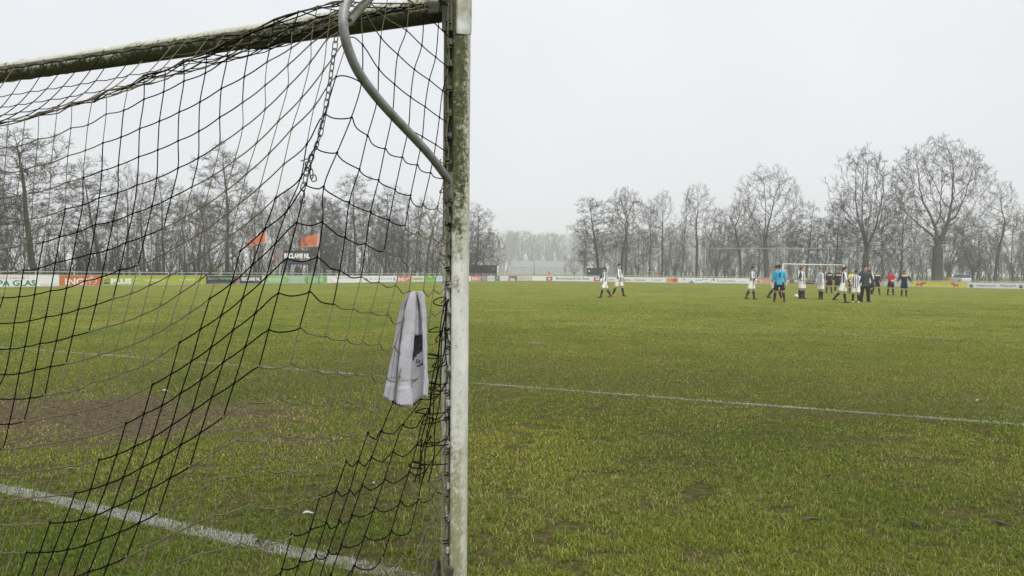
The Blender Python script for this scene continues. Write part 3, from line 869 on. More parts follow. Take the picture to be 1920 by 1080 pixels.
# white lines: worn paint
def line_mat():
    m, g = new_mat('worn_line_paint', .9, .2)
    tc = g.n('ShaderNodeTexCoord'); ob = tc.outputs['Object']
    f_ = g.math('ADD', g.math('MULTIPLY', g.noise(ob, 26, 5, .7), .55), g.math('MULTIPLY', g.noise(ob, 1.3, 3), .45))
    a = g.map(f_, .42, .64, 0.0, .40)
    g.b.inputs['Base Color'].default_value = (.56, .57, .54, 1)
    g.l(a, g.b.inputs['Alpha'])
    return m
M_LINE = line_mat()
def fpt(s_, f_, z=.005):                # field point: s along goal line, f metres into the field
    p = goal_pt(s_, -f_, z); return p
def flat_line(name, pts, w=.11):
    mb = MB(); vs = []
    for i, p in enumerate(pts):
        a = pts[max(0, i - 1)]; b = pts[min(len(pts) - 1, i + 1)]
        t = (b - a).normalized(); n_ = Vector((-t.y, t.x, 0)) * w / 2
        vs += [p - n_, p + n_]
    mb.add(vs, [(2 * i, 2 * i + 2, 2 * i + 3, 2 * i + 1) for i in range(len(pts) - 1)], 0, False)
    return struct(mb.build(name, M_LINE))
def span(a, b, n=12): return [lerp(a, b, i / n) for i in range(n + 1)]
LINES = []
def fl(name, a, b, w=.11):
    LINES.append((fpt(*a), fpt(*b), w)); flat_line(name, span(fpt(*a), fpt(*b)), w)
GC = 4.4     # goal centre along the line, as the spot shows it
fl('goal_line', (-8, -.345), (11, .236), .125)
fl('goal_area_line', (-5.6, 5.5), (13.0, 5.5), .095)
fl('penalty_area_line', (-16.5, 16.5), (23.9, 16.5))
fl('goal_area_side_line', (13.0, .06), (13.0, 5.44)); fl('goal_area_side_line', (-5.6, .06), (-5.6, 5.44))
fl('penalty_area_side_line', (23.9, .06), (23.9, 16.44)); fl('penalty_area_side_line', (-16.5, .06), (-16.5, 16.44))
fl('halfway_line', (-30, 52.5), (37, 52.5), .10)
spot = on_ground(1005, 643, .006)
ss, sb, _ = to_goal(spot)
arc = []
for k in range(60):
    a = math.pi * k / 59
    p = fpt(ss + 9.15 * math.cos(a), -sb + 9.15 * math.sin(a))
    if -to_goal(p)[1] > 16.6: arc.append(p)
flat_line('penalty_arc', arc, .10)
circ = [fpt(ss + 9.15 * math.cos(2 * math.pi * k / 64), 52.5 + 9.15 * math.sin(2 * math.pi * k / 64), .006) for k in range(65)]
flat_line('centre_circle', circ, .10)
mb = MB(); mb.loft([[spot + Vector((.14 * k * math.cos(a), .14 * k * math.sin(a), 0)) for a in np.linspace(0, 2 * math.pi, 17)[:-1]] for k in (.05, 1)], caps=False)
struct(mb.build('penalty_spot', M_LINE))

# grass blades: individual blades near the camera, thinning with distance
rs = np.random.RandomState(7)
YG = np.linspace(1.6, 44, 3000)
def dens(Y): return (Y / 4.0) ** -1.85 * np.clip((44 - Y) / 16, 0, 1)
CDF = np.cumsum(dens(YG) * (YG * 1.32 + 2.4)); CDF /= CDF[-1]
def blades(n, y0, y1, seg2):
    lo, hi = np.interp(y0, YG, CDF), np.interp(y1, YG, CDF)
    n = int(n * (hi - lo))
    Y = np.interp(lo + rs.rand(n) * (hi - lo), CDF, YG)
    X = (rs.rand(n) * 2 - 1) * (Y * .66 + 1.2)
    wid = .0026 * (np.maximum(Y, 3) / 4) ** .85; hgt = .030
    # clumping
    cl = vnoise(X + 50, Y + 50, 1, 2.6) * .5 + vnoise(X + 50, Y + 50, 2, 8) * .5
    cl2 = vnoise(X + 30, Y + 30, 31, 19)
    keep = rs.rand(n) < np.clip((cl - .18) * 5, .16, 1) * np.clip((cl2 - .08) * 4.0, .30, 1)
    mud = mud_mask(X, Y)
    keep &= rs.rand(n) > mud * .95
    spot = vnoise(X + 70, Y + 70, 41, 2.4) * .5 + vnoise(X + 70, Y + 70, 42, 6.5) * .5      # stud marks and bare spots
    keep &= (spot < .69) | (rs.rand(n) < .12)
    # feet of the post kept tidy
    X = X[keep]; Y = Y[keep]; mud = mud[keep]; wid = wid[keep]; cl = cl[keep]; cl2 = cl2[keep]
    n = len(X)
    s_ = X * D.x + Y * D.y - S0; f_ = X * N.x + Y * N.y - N0
    behind = np.clip((-f_) * .8, 0, 1)                        # unworn and longer behind the goal line
    big = vnoise(X + 80, Y + 80, 8, .6)
    h = hgt * (.35 + .85 * rs.rand(n)) * (.62 + .5 * big + .55 * np.clip(cl2 - .55, 0, 1) * 2) * (1 + .55 * behind) * (1 - .55 * mud)
    az = rs.rand(n) * 2 * np.pi; lean = np.where(rs.rand(n) < .16 + .2 * behind, .35 + .6 * rs.rand(n), .95 + .54 * rs.rand(n) ** .8)
    w = wid * (.7 + .6 * rs.rand(n))
    dx = np.cos(az); dy = np.sin(az)
    px_ = -dy * w / 2; py_ = dx * w / 2
    z0 = np.zeros(n)
    tipx = X + dx * h * np.sin(lean); tipy = Y + dy * h * np.sin(lean); tipz = h * np.cos(lean) + .004
    # colours: greens, straw, dead brown; painted white where a line crosses
    pal = np.array([(.126, .190, .021), (.170, .232, .029), (.245, .292, .054), (.078, .120, .013), (.370, .365, .150), (.250, .210, .095), (.145, .110, .055)])
    nz = vnoise(X + 20, Y + 20, 12, 1.7) * .6 + vnoise(X + 20, Y + 20, 13, .45) * .4
    pstraw = np.clip(.04 + .28 * nz + .75 * mud - .22 * behind, .03, .92)
    u = rs.rand(n)
    idx = np.where(u < pstraw, np.where(rs.rand(n) < .62, 4, np.where(rs.rand(n) < .6, 5, 6)), rs.choice(4, n, p=[.30, .33, .22, .15]))
    colr = pal[idx] * (.55 + .85 * rs.rand(n) ** 1.2)[:, None]
    bro = (vnoise(X + 11, Y + 11, 51, .28) * .55 + vnoise(X + 11, Y + 11, 52, .9) * .45)[:, None]
    bro = np.clip((bro - .5) * 1.7 + .5, 0, 1); colr = colr * (.84 + .42 * bro) * np.concatenate([.90 + .2 * bro, np.ones_like(bro), 1.05 - .1 * bro], 1)
    warm = np.clip((f_ + .3) / 2.5, 0, 1)[:, None]
    colr = colr * (1 - warm + warm * np.array([1.18, 1.08, 1.15]))
    for (a, b, lw) in LINES:
        ax, ay, bx, by = a.x, a.y, b.x, b.y
        L = math.hypot(bx - ax, by - ay); tx, ty = (bx - ax) / L, (by - ay) / L
        al = (X - ax) * tx + (Y - ay) * ty; dist = np.abs(-(X - ax) * ty + (Y - ay) * tx)
        near_goal = lw > .12
        wear = vnoise(X + 60, Y + 60, 21, 2.2) * .5 + vnoise(X + 60, Y + 60, 22, 9) * .5
        pr = np.clip((lw * .56 - dist) / .02, 0, 1) * np.clip((wear - (.27 if near_goal else .30)) * 2.6, 0, .80 if near_goal else .55)
        white = (rs.rand(n) < pr) & (al > 0) & (al < L)
        colr[white] = np.array([.52, .54, .49]) * (.75 + .4 * rs.rand(white.sum()))[:, None]
    if seg2:
        mx_ = X + dx * h * .5 * np.sin(lean * .6); my_ = Y + dy * h * .5 * np.sin(lean * .6); mz = h * .58 * np.cos(lean * .6)
        V = np.stack([np.stack([X - px_, Y - py_, z0], 1), np.stack([X + px_, Y + py_, z0], 1), np.stack([mx_ + px_ * .8, my_ + py_ * .8, mz], 1), np.stack([mx_ - px_ * .8, my_ - py_ * .8, mz], 1), np.stack([tipx, tipy, tipz], 1)], 1).reshape(-1, 3)
        base = np.arange(n)[:, None] * 5
        L_ = np.concatenate([base + np.array([[0, 1, 2, 3]]), base + np.array([[3, 2, 4]])], 1).ravel()
        ls = (np.arange(n)[:, None] * 7 + np.array([[0, 4]])).ravel(); tot = np.tile([4, 3], n)
        k = 5
    else:
        V = np.stack([np.stack([X - px_, Y - py_, z0], 1), np.stack([X + px_, Y + py_, z0], 1), np.stack([tipx, tipy, tipz], 1)], 1).reshape(-1, 3)
        L_ = np.arange(n * 3); ls = np.arange(n) * 3; tot = np.full(n, 3); k = 3
    C = np.repeat(np.concatenate([colr, np.ones((n, 1))], 1), k, axis=0)
    return V, L_, ls, tot, C
mgr, g = new_mat('grass_blade', .8, .05)
at = g.n('ShaderNodeAttribute'); at.attribute_name = 'tint'
g.l(at.outputs['Color'], g.b.inputs['Base Color'])
tr = g.n('ShaderNodeBsdfTranslucent'); g.l(at.outputs['Color'], tr.inputs['Color'])
ms = g.n('ShaderNodeMixShader'); ms.inputs[0].default_value = .3
out = [n_ for n_ in g.t.nodes if n_.type == 'OUTPUT_MATERIAL'][0]
g.l(g.b.outputs[0], ms.inputs[1]); g.l(tr.outputs[0], ms.inputs[2]); g.l(ms.outputs[0], out.inputs['Surface'])
def grass(name, *a):
    V, L_, ls, tot, C = blades(*a)
    me = bpy.data.meshes.new(name)
    me.vertices.add(len(V)); me.vertices.foreach_set('co', V.astype(np.float32).ravel())
    me.loops.add(len(L_)); me.loops.foreach_set('vertex_index', L_.astype(np.int32))
    me.polygons.add(len(ls)); me.polygons.foreach_set('loop_start', ls.astype(np.int32))
    me.materials.append(mgr)
    ca = me.color_attributes.new('tint', 'FLOAT_COLOR', 'POINT'); ca.data.foreach_set('color', C.astype(np.float32).ravel())
    me.update(calc_edges=True)
    o = bpy.data.objects.new(name, me); COL.objects.link(o)
    return tag(o, 'short worn winter grass of the football pitch', 'grass', None, 'stuff')
grass('grass', 2600000, 1.6, 7.5, True)
grass('grass', 2600000, 7.5, 43.9, False)
# clods and crumbs of soil: thick in the goal mouth, scattered elsewhere
def clods(n):
    Y = np.sqrt(rs.rand(n) * (15 ** 2 - 2.2 ** 2) + 2.2 ** 2); X = (rs.rand(n) * 2 - 1) * (Y * .66 + 1)
    m_ = mud_mask(X, Y); keep = rs.rand(n) < .012 + m_ * .9
    X, Y = X[keep], Y[keep]; n = len(X)
    r_ = .003 + .013 * rs.rand(n) ** 3
    ico = np.array([(0, 0, 1), (.89, 0, .45), (.28, .85, .45), (-.72, .53, .45), (-.72, -.53, .45), (.28, -.85, .45), (.72, .53, -.45), (-.28, .85, -.45), (-.89, 0, -.45), (-.28, -.85, -.45), (.72, -.53, -.45), (0, 0, -1)])
    fc = np.array([(0, 1, 2), (0, 2, 3), (0, 3, 4), (0, 4, 5), (0, 5, 1), (1, 6, 2), (2, 7, 3), (3, 8, 4), (4, 9, 5), (5, 10, 1), (6, 7, 2), (7, 8, 3), (8, 9, 4), (9, 10, 5), (10, 6, 1)])
    V = ico[None] * (r_[:, None, None] * (.6 + .8 * rs.rand(n, 12, 1))) * np.array([1.3, 1.3, .7]) + np.stack([X, Y, r_ * .35], 1)[:, None, :]
    F = (fc[None] + np.arange(n)[:, None, None] * 12).reshape(-1, 3)
    return V.reshape(-1, 3), F
CV, CF = clods(60000)
M_CLOD = mat('soil_clod', (.085, .060, .035), 1.0, 0, .0, (14, .25, (.16, .12, .07)))
co_ = link = bpy.data.objects.new('soil_crumbs', np_mesh('soil_crumbs', CV, CF.ravel(), np.arange(len(CF)) * 3, None, M_CLOD, False)); COL.objects.link(co_)
tag(co_, 'crumbs of churned soil in the goal mouth', 'soil', None, 'stuff')
# litter on the grass
M_LEAFD = mat('dead_leaf', (.055, .045, .035), .8, 0, .3, (60, .2, (.10, .08, .06)))
M_LEAFP = mat('pale_leaf', (.30, .28, .25), .8, 0, .3, (60, .2, (.2, .18, .15)))
M_LEAFY = mat('yellow_leaf', (.42, .30, .03), .7)
M_FEATH = mat('white_feather', (.52, .53, .54), .8)
def leaf(px, py, L, W, m, rz, label, cat='leaf', name='fallen_leaf', curl=.12):
    p = on_ground(px, py, .018)
    mb = MB(); top_, bot = [], []
    n = 8
    for i in range(n + 1):
        t = i / n; w = W * math.sin(math.pi * min(.98, t * .93 + .05)) ** .8
        zc = L * curl * (t - .5) ** 2 + .06 * L * math.sin(t * 5)
        for k in (-1, -.5, 0, .5, 1):
            top_.append(Vector((L * (t - .5), w * k * .5, zc + abs(k) * w * .25)))
    vs = top_ + [q - Vector((0, 0, .0012)) for q in top_]
    m5 = len(top_); fs = []
    for i in range(n):
        for k in range(4):
            a = i * 5 + k; fs.append((a, a + 5, a + 6, a + 1)); fs.append((m5 + a, m5 + a + 1, m5 + a + 6, m5 + a + 5))
    for i in range(n):
        for k in (0, 4):
            a = i * 5 + k; fs.append((a, a + 5, m5 + a + 5, m5 + a))
    mb.add(vs, fs, 0, True)
    mb.tube([(L * .5, 0, L * curl * .25), (L * .68, .004, L * curl * .2)], .0012, 5)
    o = mb.build(name, m); o.location = p; o.rotation_euler = (.1, .05, rz)
    tag(o, label, cat)
leaf(578, 962, .06, .028, M_FEATH, .5, 'white feather on the grass behind the net near the goal line', 'feather', 'feather')
leaf(310, 733, .06, .05, M_FEATH, .4, 'white scrap of paper on the grass past the bare soil', 'paper scrap', 'paper_scrap')
leaf(133, 879, .05, .035, M_LEAFP, .8, 'pale crumpled leaf on the grass before the bare soil, left in the net', 'leaf')
leaf(487, 1016, .06, .035, M_LEAFD, 2.4, 'dark leaf lying on the white goal line', 'leaf')
leaf(1872, 981, .14, .035, M_LEAFD, -.15, 'long dark leaf in the grass at the lower right', 'leaf', curl=.15)
leaf(1522, 974, .11, .04, M_LEAFD, .5, 'dark curled leaf in the grass, middle right foreground', 'leaf')
leaf(1552, 892, .07, .03, M_LEAFD, .2, 'small dark leaf alone in the grass right of the post', 'leaf')
leaf(1836, 752, .09, .05, M_LEAFY, .3, 'yellow leaf on the grass just before the goal area line', 'leaf')
leaf(1040, 1058, .05, .025, M_LEAFD, 1.1, 'small dark leaf in the grass at the bottom edge', 'leaf')
leaf(1715, 982, .08, .03, M_LEAFD, -.6, 'dark broad leaf in the grass left of the long dark leaf', 'leaf')
leaf(700, 905, .05, .02, M_FEATH, 1.9, 'small pale feather in the grass below the towel', 'feather', 'feather')
# ================================================================== PEOPLE
def remeshed(mb, name, mats, voxel, smooth_it=2):
    me = mb.mesh(name, mats)
    o = bpy.data.objects.new(name, me); COL.objects.link(o)
    md = o.modifiers.new('r', 'REMESH'); md.mode = 'VOXEL'; md.voxel_size = voxel; md.use_smooth_shade = True
    if smooth_it:
        s_ = o.modifiers.new('s', 'SMOOTH'); s_.iterations = smooth_it; s_.factor = .5
    dg = bpy.context.evaluated_depsgraph_get()
    m2 = bpy.data.meshes.new_from_object(o.evaluated_get(dg))
    bpy.data.objects.remove(o); bpy.data.meshes.remove(me)
    m2.name = name
    m2.materials.clear()
    for m in (mats if isinstance(mats, (list, tuple)) else [mats]): m2.materials.append(m)
    return m2
def link_mesh(name, me, parent=None, loc=(0, 0, 0)):
    o = bpy.data.objects.new(name, me); COL.objects.link(o); o.location = loc
    if parent is not None: o.parent = parent
    return o
def shirt_stripes(name):
    """white shirt with broad dark blue-black vertical stripes that follow the body"""
    m, g = new_mat(name, .85, .2)
    tc = g.n('ShaderNodeTexCoord'); sp = g.n('ShaderNodeSeparateXYZ'); g.l(tc.outputs['Object'], sp.inputs[0])
    ang = g.math('ARCTAN2', sp.outputs[0], g.math('ADD', sp.outputs[1], .0001))
    f_ = g.math('FRACT', g.math('ADD', g.math('MULTIPLY', ang, 8 / (2 * math.pi)), .17))
    a = g.math('MULTIPLY', g.map(f_, .0, .05, 0, 1), g.map(f_, .42, .47, 1, 0))
    col = g.mix(a, (.74, .75, .80), (.022, .028, .050))
    g.l(col, g.b.inputs['Base Color']); return m
def shirt_band(name):
    m, g = new_mat(name, .85, .2)
    tc = g.n('ShaderNodeTexCoord'); sp = g.n('ShaderNodeSeparateXYZ'); g.l(tc.outputs['Object'], sp.inputs[0])
    z = sp.outputs[2]
    a = g.math('MULTIPLY', g.map(z, 1.235, 1.245, 0, 1), g.map(z, 1.325, 1.335, 1, 0))
    a = g.math('MULTIPLY', a, g.map(g.math('ABSOLUTE', sp.outputs[0]), .185, .20, 1, 0))
    g.l(g.mix(a, (.020, .023, .032), (.56, .44, .24)), g.b.inputs['Base Color']); return m
M_SKIN = mat('skin', (.44, .26, .185), .6, 0, .35)
M_SKIN2 = mat('skin_pale', (.52, .32, .25), .6, 0, .35)
M_HAIR_D = mat('dark_hair', (.018, .014, .012), .6, 0, .4, None, (90, .6))
M_HAIR_S = mat('cropped_hair', (.14, .085, .06), .8, 0, .3)
M_STRIPE = shirt_stripes('striped_shirt')
M_BAND = shirt_band('banded_shirt')
M_CYAN = mat('cyan_shirt', (.035, .36, .60), .8, 0, .2, None, (9, .5))
M_RED = mat('red_shirt', (.42, .020, .040), .8, 0, .2, None, (9, .5))
M_YEL = mat('yellow_shirt', (.72, .66, .05), .8, 0, .2, None, (9, .5))
M_COACH = mat('charcoal_jacket', (.045, .048, .055), .7, 0, .3, None, (12, .6))
M_WHITE = mat('cream_shorts', (.78, .77, .71), .85, 0, .2, None, (11, .6))
M_BLACK = mat('black_cloth', (.014, .015, .018), .85, 0, .2, None, (11, .6))
M_SOCK = mat('black_sock', (.016, .017, .020), .9, 0, .2)
M_BOOT_K = mat('black_boot', (.015, .015, .016), .4, 0, .5)
M_BOOT_W = mat('white_boot', (.72, .72, .72), .4, 0, .5)
M_BOOT_O = mat('orange_boot', (.75, .22, .03), .4, 0, .5)
M_BOOT_Y = mat('yellow_boot', (.70, .66, .05), .4, 0, .5)
M_GLOVE = mat('white_glove', (.66, .67, .66), .7)
M_EYE = mat('eye_dark', (.02, .015, .012), .3)
M_LIP = mat('lip', (.30, .11, .09), .6)
def rotx(a): return Matrix.Rotation(a, 3, 'X')
def roty(a): return Matrix.Rotation(a, 3, 'Y')
def ring(c, rx, ry, n=14, M=None, p=2.0):
    out_ = []
    for i in range(n):
        a = 2 * math.pi * i / n
        ca, sa = math.cos(a), math.sin(a)
        v = Vector((rx * math.copysign(abs(ca) ** (2 / p), ca), ry * math.copysign(abs(sa) ** (2 / p), sa), 0))
        out_.append(Vector(c) + (M @ v if M is not None else v))
    return out_
def limb(mb, pts, rads, n=10): mb.tube(pts, rads, n)
PCOUNT = [0]
def person(px, foot_y, head_y, rot, label, shirt, shorts, boot, hair='short', legs=((0, 5, 4), (0, 5, 4)), arms=((5, 10, 12), (5, 10, 12)), head=(0, 0), lean=0.0, skin=None,
           trousers=False, long_sleeves=True, glove=None, sock=None, back_number=None, group=None, shirt_len=0.0, boots2=None, twist=0.0):
    """legs/arms: (left, right); a leg is (forward swing, knee bend, spread), an arm is (forward swing, elbow bend, spread), in degrees"""
    base = on_ground(px, foot_y)
    H = (foot_y - head_y) * base.y / F_PX
    k = H / 1.80
    skin = skin or M_SKIN
    sock = sock or M_SOCK
    root_loc = base.copy()
    # ---- skeleton (feet down, facing -Y, left is +X)
    LEG = []
    for side, (sw, kn, ab) in zip((1, -1), legs):
        hip = Vector((side * .092, 0, 0))
        d1 = roty(-side * R(ab)) @ rotx(-R(sw)) @ Vector((0, 0, -1))
        knee = hip + d1 * .43
        d2 = roty(-side * R(ab * .6)) @ rotx(-R(sw - kn)) @ Vector((0, 0, -1))
        ank = knee + d2 * .415
        LEG.append([hip, knee, ank, d2])
    low = min(l[2].z for l in LEG)
    hz = .085 - low
    for l in LEG:
        for i in range(3): l[i] = l[i] + Vector((0, 0, hz))
    Lm = rotx(R(lean))            # lean: positive bends forward
    hipc = Vector((0, 0, hz))
    def up(p): return hipc + Lm @ Matrix.Rotation(R(twist), 3, 'Z') @ Vector(p)
    neck = up((0, .01, .575)); headc = up((0, -.015, .735))
    ARM = []
    for side, a_ in zip((1, -1), arms):
        sw, el, ab = a_[:3]; inw = a_[3] if len(a_) > 3 else 0
        sh = up((side * .185, .01, .515))
        Mz = Lm @ Matrix.Rotation(R(twist), 3, 'Z')
        d1 = Mz @ (roty(-side * R(ab)) @ rotx(-R(sw)) @ Vector((0, 0, -1)))
        elb = sh + d1 * .295
        d2 = Mz @ (Matrix.Rotation(-side * R(inw), 3, 'Z') @ roty(-side * R(ab * .8)) @ rotx(-R(sw + el)) @ Vector((0, 0, -1)))
        wr = elb + d2 * .255
        ARM.append([sh, elb, wr, d2, side])
    # ---- body
    mb = MB()
    tors = [(-.06, .150, .105), (.02, .160, .112), (.12, .145, .100), (.24, .150, .104), (.36, .172, .112), (.46, .182, .106), (.52, .150, .088), (.565, .075, .065)]
    mb.loft([[up((p.x, p.y, p.z)) for p in ring((0, 0, z), rx, ry, 16, None, 2.3)] for z, rx, ry in tors])
    mb.tube([up((0, .01, .50)), up((0, .0, .60)), up((0, -.008, .66))], [.066, .056, .055], 12)
    Hm = Lm @ Matrix.Rotation(R(head[0] + twist), 3, 'Z') @ rotx(R(head[1]))
    def hp(p): return headc + Hm @ Vector(p)
    hr = [(-.115, .028, .030, -.045), (-.100, .046, .050, -.032), (-.070, .060, .072, -.016), (-.030, .069, .087, -.004), (.010, .074, .094, .002), (.050, .074, .095, .006), (.085, .062, .080, .008), (.108, .036, .048, .008), (.116, .010, .014, .008)]
    mb.loft([[hp((p.x, p.y, p.z)) for p in ring((0, oy, z), rx, ry, 16)] for z, rx, ry, oy in hr])
    mb.loft([[hp(p) for p in ((-.008, -.085, .030), (.008, -.085, .030), (.006, -.098, .028), (-.006, -.098, .028))], [hp(p) for p in ((-.016, -.080, -.022), (.016, -.080, -.022), (.012, -.116, -.016), (-.012, -.116, -.016))], [hp(p) for p in ((-.012, -.078, -.034), (.012, -.078, -.034), (.008, -.098, -.032), (-.008, -.098, -.032))]])
    for sx in (1, -1):
        mb.ellipsoid(hp((sx * .076, .008, -.002)), (.012, .020, .033), 8, 6, 0, Hm)
    for (hip, knee, ank, d2) in LEG:
        mb.tube([hip + Vector((0, 0, .03)), lerp(hip, knee, .4), knee + Vector((0, -.004, .05)), knee, lerp(knee, ank, .33) + Vector((0, .012, 0)), lerp(knee, ank, .75), ank, ank + Vector((0, -.01, -.05))], [.092, .084, .060, .055, .058, .041, .036, .036], 12)
        mb.tube([ank + Vector((0, .04, -.045)), ank + Vector((0, -.06, -.05)), ank + Vector((0, -.15, -.065))], [.035, .036, .024], 10)
    for (sh, elb, wr, d2, side) in ARM:
        mb.tube([sh, lerp(sh, elb, .35), elb, lerp(elb, wr, .3), wr], [.058, .049, .039, .040, .027], 10)
        # palm and five fingers, gently curled
        fw = d2.normalized(); inw_ = (Vector((-side, 0, 0)) - fw * Vector((-side, 0, 0)).dot(fw))
        inw_ = inw_.normalized() if inw_.length > .05 else Vector((0, -1, 0))
        sidev = fw.cross(inw_).normalized()
        fv = sidev if sidev.y < 0 or abs(sidev.y) < .2 and sidev.z < 0 else -sidev      # thumb side: forward
        palm_e = wr + fw * .088
        mb.loft([[c + fv * (w * math.cos(a)) + inw_ * (th * math.sin(a)) for a in np.linspace(0, 2 * math.pi, 11)[:-1]] for c, w, th in ((wr - fw * .01, .026, .021), (wr + fw * .03, .038, .017), (wr + fw * .07, .042, .016), (palm_e, .040, .013))])
        for q, (off, ln) in enumerate(((.031, .068), (.010, .078), (-.011, .073), (-.031, .058))):
            a0 = palm_e + fv * off - fw * .012
            a1 = a0 + fw * ln * .45 + inw_ * ln * .08 + fv * off * .08; a2 = a1 + fw * ln * .33 + inw_ * ln * (.22 + .05 * q); a3 = a2 + fw * ln * .14 + inw_ * ln * .30
            mb.tube([a0, a1, a2, a3], [.0105, .0100, .0092, .0075], 7)
        t0 = wr + fw * .025 + fv * .026
        mb.tube([t0, t0 + fw * .030 + fv * .022 + inw_ * .006, t0 + fw * .058 + fv * .028 + inw_ * .018], [.0135, .0115, .009], 7)
    for i, p in enumerate(mb.v): mb.v[i] = (p[0] * k, p[1] * k, p[2] * k)
    body = link_mesh('person', remeshed(mb, 'body', [skin], .0125, 2), None, root_loc)
    body.rotation_euler = (0, 0, R(rot))
    tag(body, label, 'person', group)
    def child(name, mbx, m, vox=None, sm=2):
        for i, p in enumerate(mbx.v): mbx.v[i] = (p[0] * k, p[1] * k, p[2] * k)
        me = remeshed(mbx, name, [m], vox, sm) if vox else mbx.mesh(name, [m])
        return link_mesh(name, me, body)
    # ---- shirt or jacket
    sb = MB(); e = .020
    rs_ = [(-.10 - shirt_len, .185, .140), (-.02, .182, .138), (.10, .172, .128), (.24, .176, .130), (.36, .196, .136), (.46, .204, .128), (.525, .165, .104), (.560, .086, .080), (.575, .075, .072)]
    wob = lambda z, a: 1 + .035 * math.sin(3 * a + z * 17) + .02 * math.sin(5 * a - z * 29)
    rings_ = []
    for z, rx, ry in rs_:
        rr = ring((0, 0, z), rx, ry, 20, None, 2.3)
        amp = 1 if z < .45 else 0
        rings_.append([up((p.x * (wob(z, i) if amp else 1), p.y * (wob(z, i + 2) if amp else 1), p.z)) for i, p in enumerate(rr)])
    sb.loft(rings_)
    for (sh, elb, wr, d2, side) in ARM:
        if long_sleeves: sb.tube([sh + Vector((-side * .02, 0, .0)), lerp(sh, elb, .35), elb, lerp(elb, wr, .35), lerp(elb, wr, .95)], [.078, .068, .058, .055, .042], 12)
        else: sb.tube([sh + Vector((-side * .02, 0, .0)), lerp(sh, elb, .4), lerp(sh, elb, .8)], [.078, .072, .070], 12)
    child('jacket' if trousers else 'shirt', sb, shirt, .017, 1)
    # ---- shorts or trousers
    pb = MB()
    pb.loft([[up((p.x, p.y, p.z)) for p in ring((0, 0, z), rx, ry, 16, None, 2.3)] for z, rx, ry in ((.06, .166, .122), (0, .174, .128), (-.06, .172, .128))])
    for (hip, knee, ank, d2) in LEG:
        if trousers:
            pb.tube([hip + Vector((0, 0, .02)), lerp(hip, knee, .5), knee, lerp(knee, ank, .5), ank + Vector((0, 0, -.03))], [.112, .100, .080, .074, .070], 14)
        else:
            pb.tube([hip + Vector((0, 0, .02)), lerp(hip, knee, .45), lerp(hip, knee, .84)], [.114, .116, .122], 14)
    child('trousers' if trousers else 'shorts', pb, shorts, .017, 1)
    for i, (hip, knee, ank, d2) in enumerate(LEG):
        if not trousers:
            so = MB(); so.tube([lerp(knee, ank, .10), lerp(knee, ank, .36) + Vector((0, .012, 0)), lerp(knee, ank, .75), ank, ank + Vector((0, -.01, -.04))], [.064, .068, .051, .045, .045], 12)
            child('sock', so, sock)
        bo = MB()
        z0 = ank + Vector((0, 0, -.085))
        prof_ = [(.075, .034, .030, .045), (.05, .040, .048, .050), (0, .043, .055, .052), (-.06, .046, .042, .040), (-.12, .050, .030, .030), (-.165, .040, .024, .026), (-.190, .018, .016, .022)]
        rings_ = []
        for (y, w, hh, zc) in prof_:
            rings_.append([z0 + Vector((w * math.cos(a), y, max(.004, zc + hh * math.sin(a)))) for a in np.linspace(0, 2 * math.pi, 15)[:-1]])
        bo.loft(rings_)
        child('boot', bo, (boots2 if (boots2 and i == 1) else boot))
        for q in range(1): pass
    # ---- hair, eyes, mouth
    if hair != 'bald':
        hb_ = MB(); rr = []
        for z, s_ in ((-.03, 1.0), (.01, 1.09), (.05, 1.11), (.09, 1.10), (.118, .85), (.130, .3)):
            rx = float(np.interp(z, [-.03, .01, .05, .085, .108, .13], [.069, .074, .074, .064, .045, .02])) * s_
            ry = float(np.interp(z, [-.03, .01, .05, .085, .108, .13], [.087, .094, .095, .082, .056, .025])) * s_
            oy = .030 if z < .0 else (.024 if z < .04 else (.012 if z < .07 else .008))
            front_cut = -.02 if z < .0 else (-.045 if z < .045 else -1)
            rg = [Vector((p.x, max(p.y, front_cut), p.z)) for p in ring((0, oy, z), rx, ry, 18)]
            rr.append([hp(p) for p in rg])
        hb_.loft(rr)
        if hair == 'bun':
            hb_.ellipsoid(hp((0, .10, .01)), (.06, .05, .07), 10, 8); hb_.tube([hp((0, .10, 0)), hp((0, .125, -.07)), hp((0, .11, -.14))], [.045, .040, .018], 8)
        child('hair', hb_, M_HAIR_S if hair == 'cropped' else M_HAIR_D)
    for sx in (1, -1):
        eb = MB(); eb.ellipsoid(hp((sx * .030, -.083, .012)), (.012, .007, .006), 8, 6, 0, Hm); child('eye', eb, M_EYE)
    mo = MB(); mo.ellipsoid(hp((0, -.086, -.058)), (.022, .006, .006), 8, 6, 0, Hm); child('mouth', mo, M_LIP)
    if glove:
        for (sh, elb, wr, d2, side) in ARM:
            gl = MB(); gl.tube([wr - d2 * .05, wr, wr + d2 * .06, wr + d2 * .13, wr + d2 * .17], [.040, .042, .050, .048, .028], 10); child('glove', gl, glove)
    if back_number:
        t_ = text_mesh('back_number', back_number, .30 * k, M_BLACK, body, up((0, .150, .36)) * k, (R(90), 0, R(180)), bold=.012, extrude=.004, height=.24 * k)
    return body
striped = 'players in black and white striped shirts'
dark_kit = 'players in black kit with a pale chest band'
# the two on the left
person(1134, 558.2, 498.5, -80, 'dark haired striped player walking left, the left one of the separate pair', M_STRIPE, M_WHITE, M_BOOT_K, 'short', ((24, 8, 6), (-20, 14, 4)), ((20, 12, 8), (38, 12, 14)), (4, 8), 3)
person(1160, 555.8, 493.0, 62, 'tall player in striped shirt and orange tipped boots walking right behind the left-walking player', M_STRIPE, M_WHITE, M_BOOT_K, 'short', ((20, 8, 4), (-14, 12, 6)), ((10, 25, 8), (14, 20, 8)), (-28, 0), 0, M_SKIN2, boots2=M_BOOT_O)
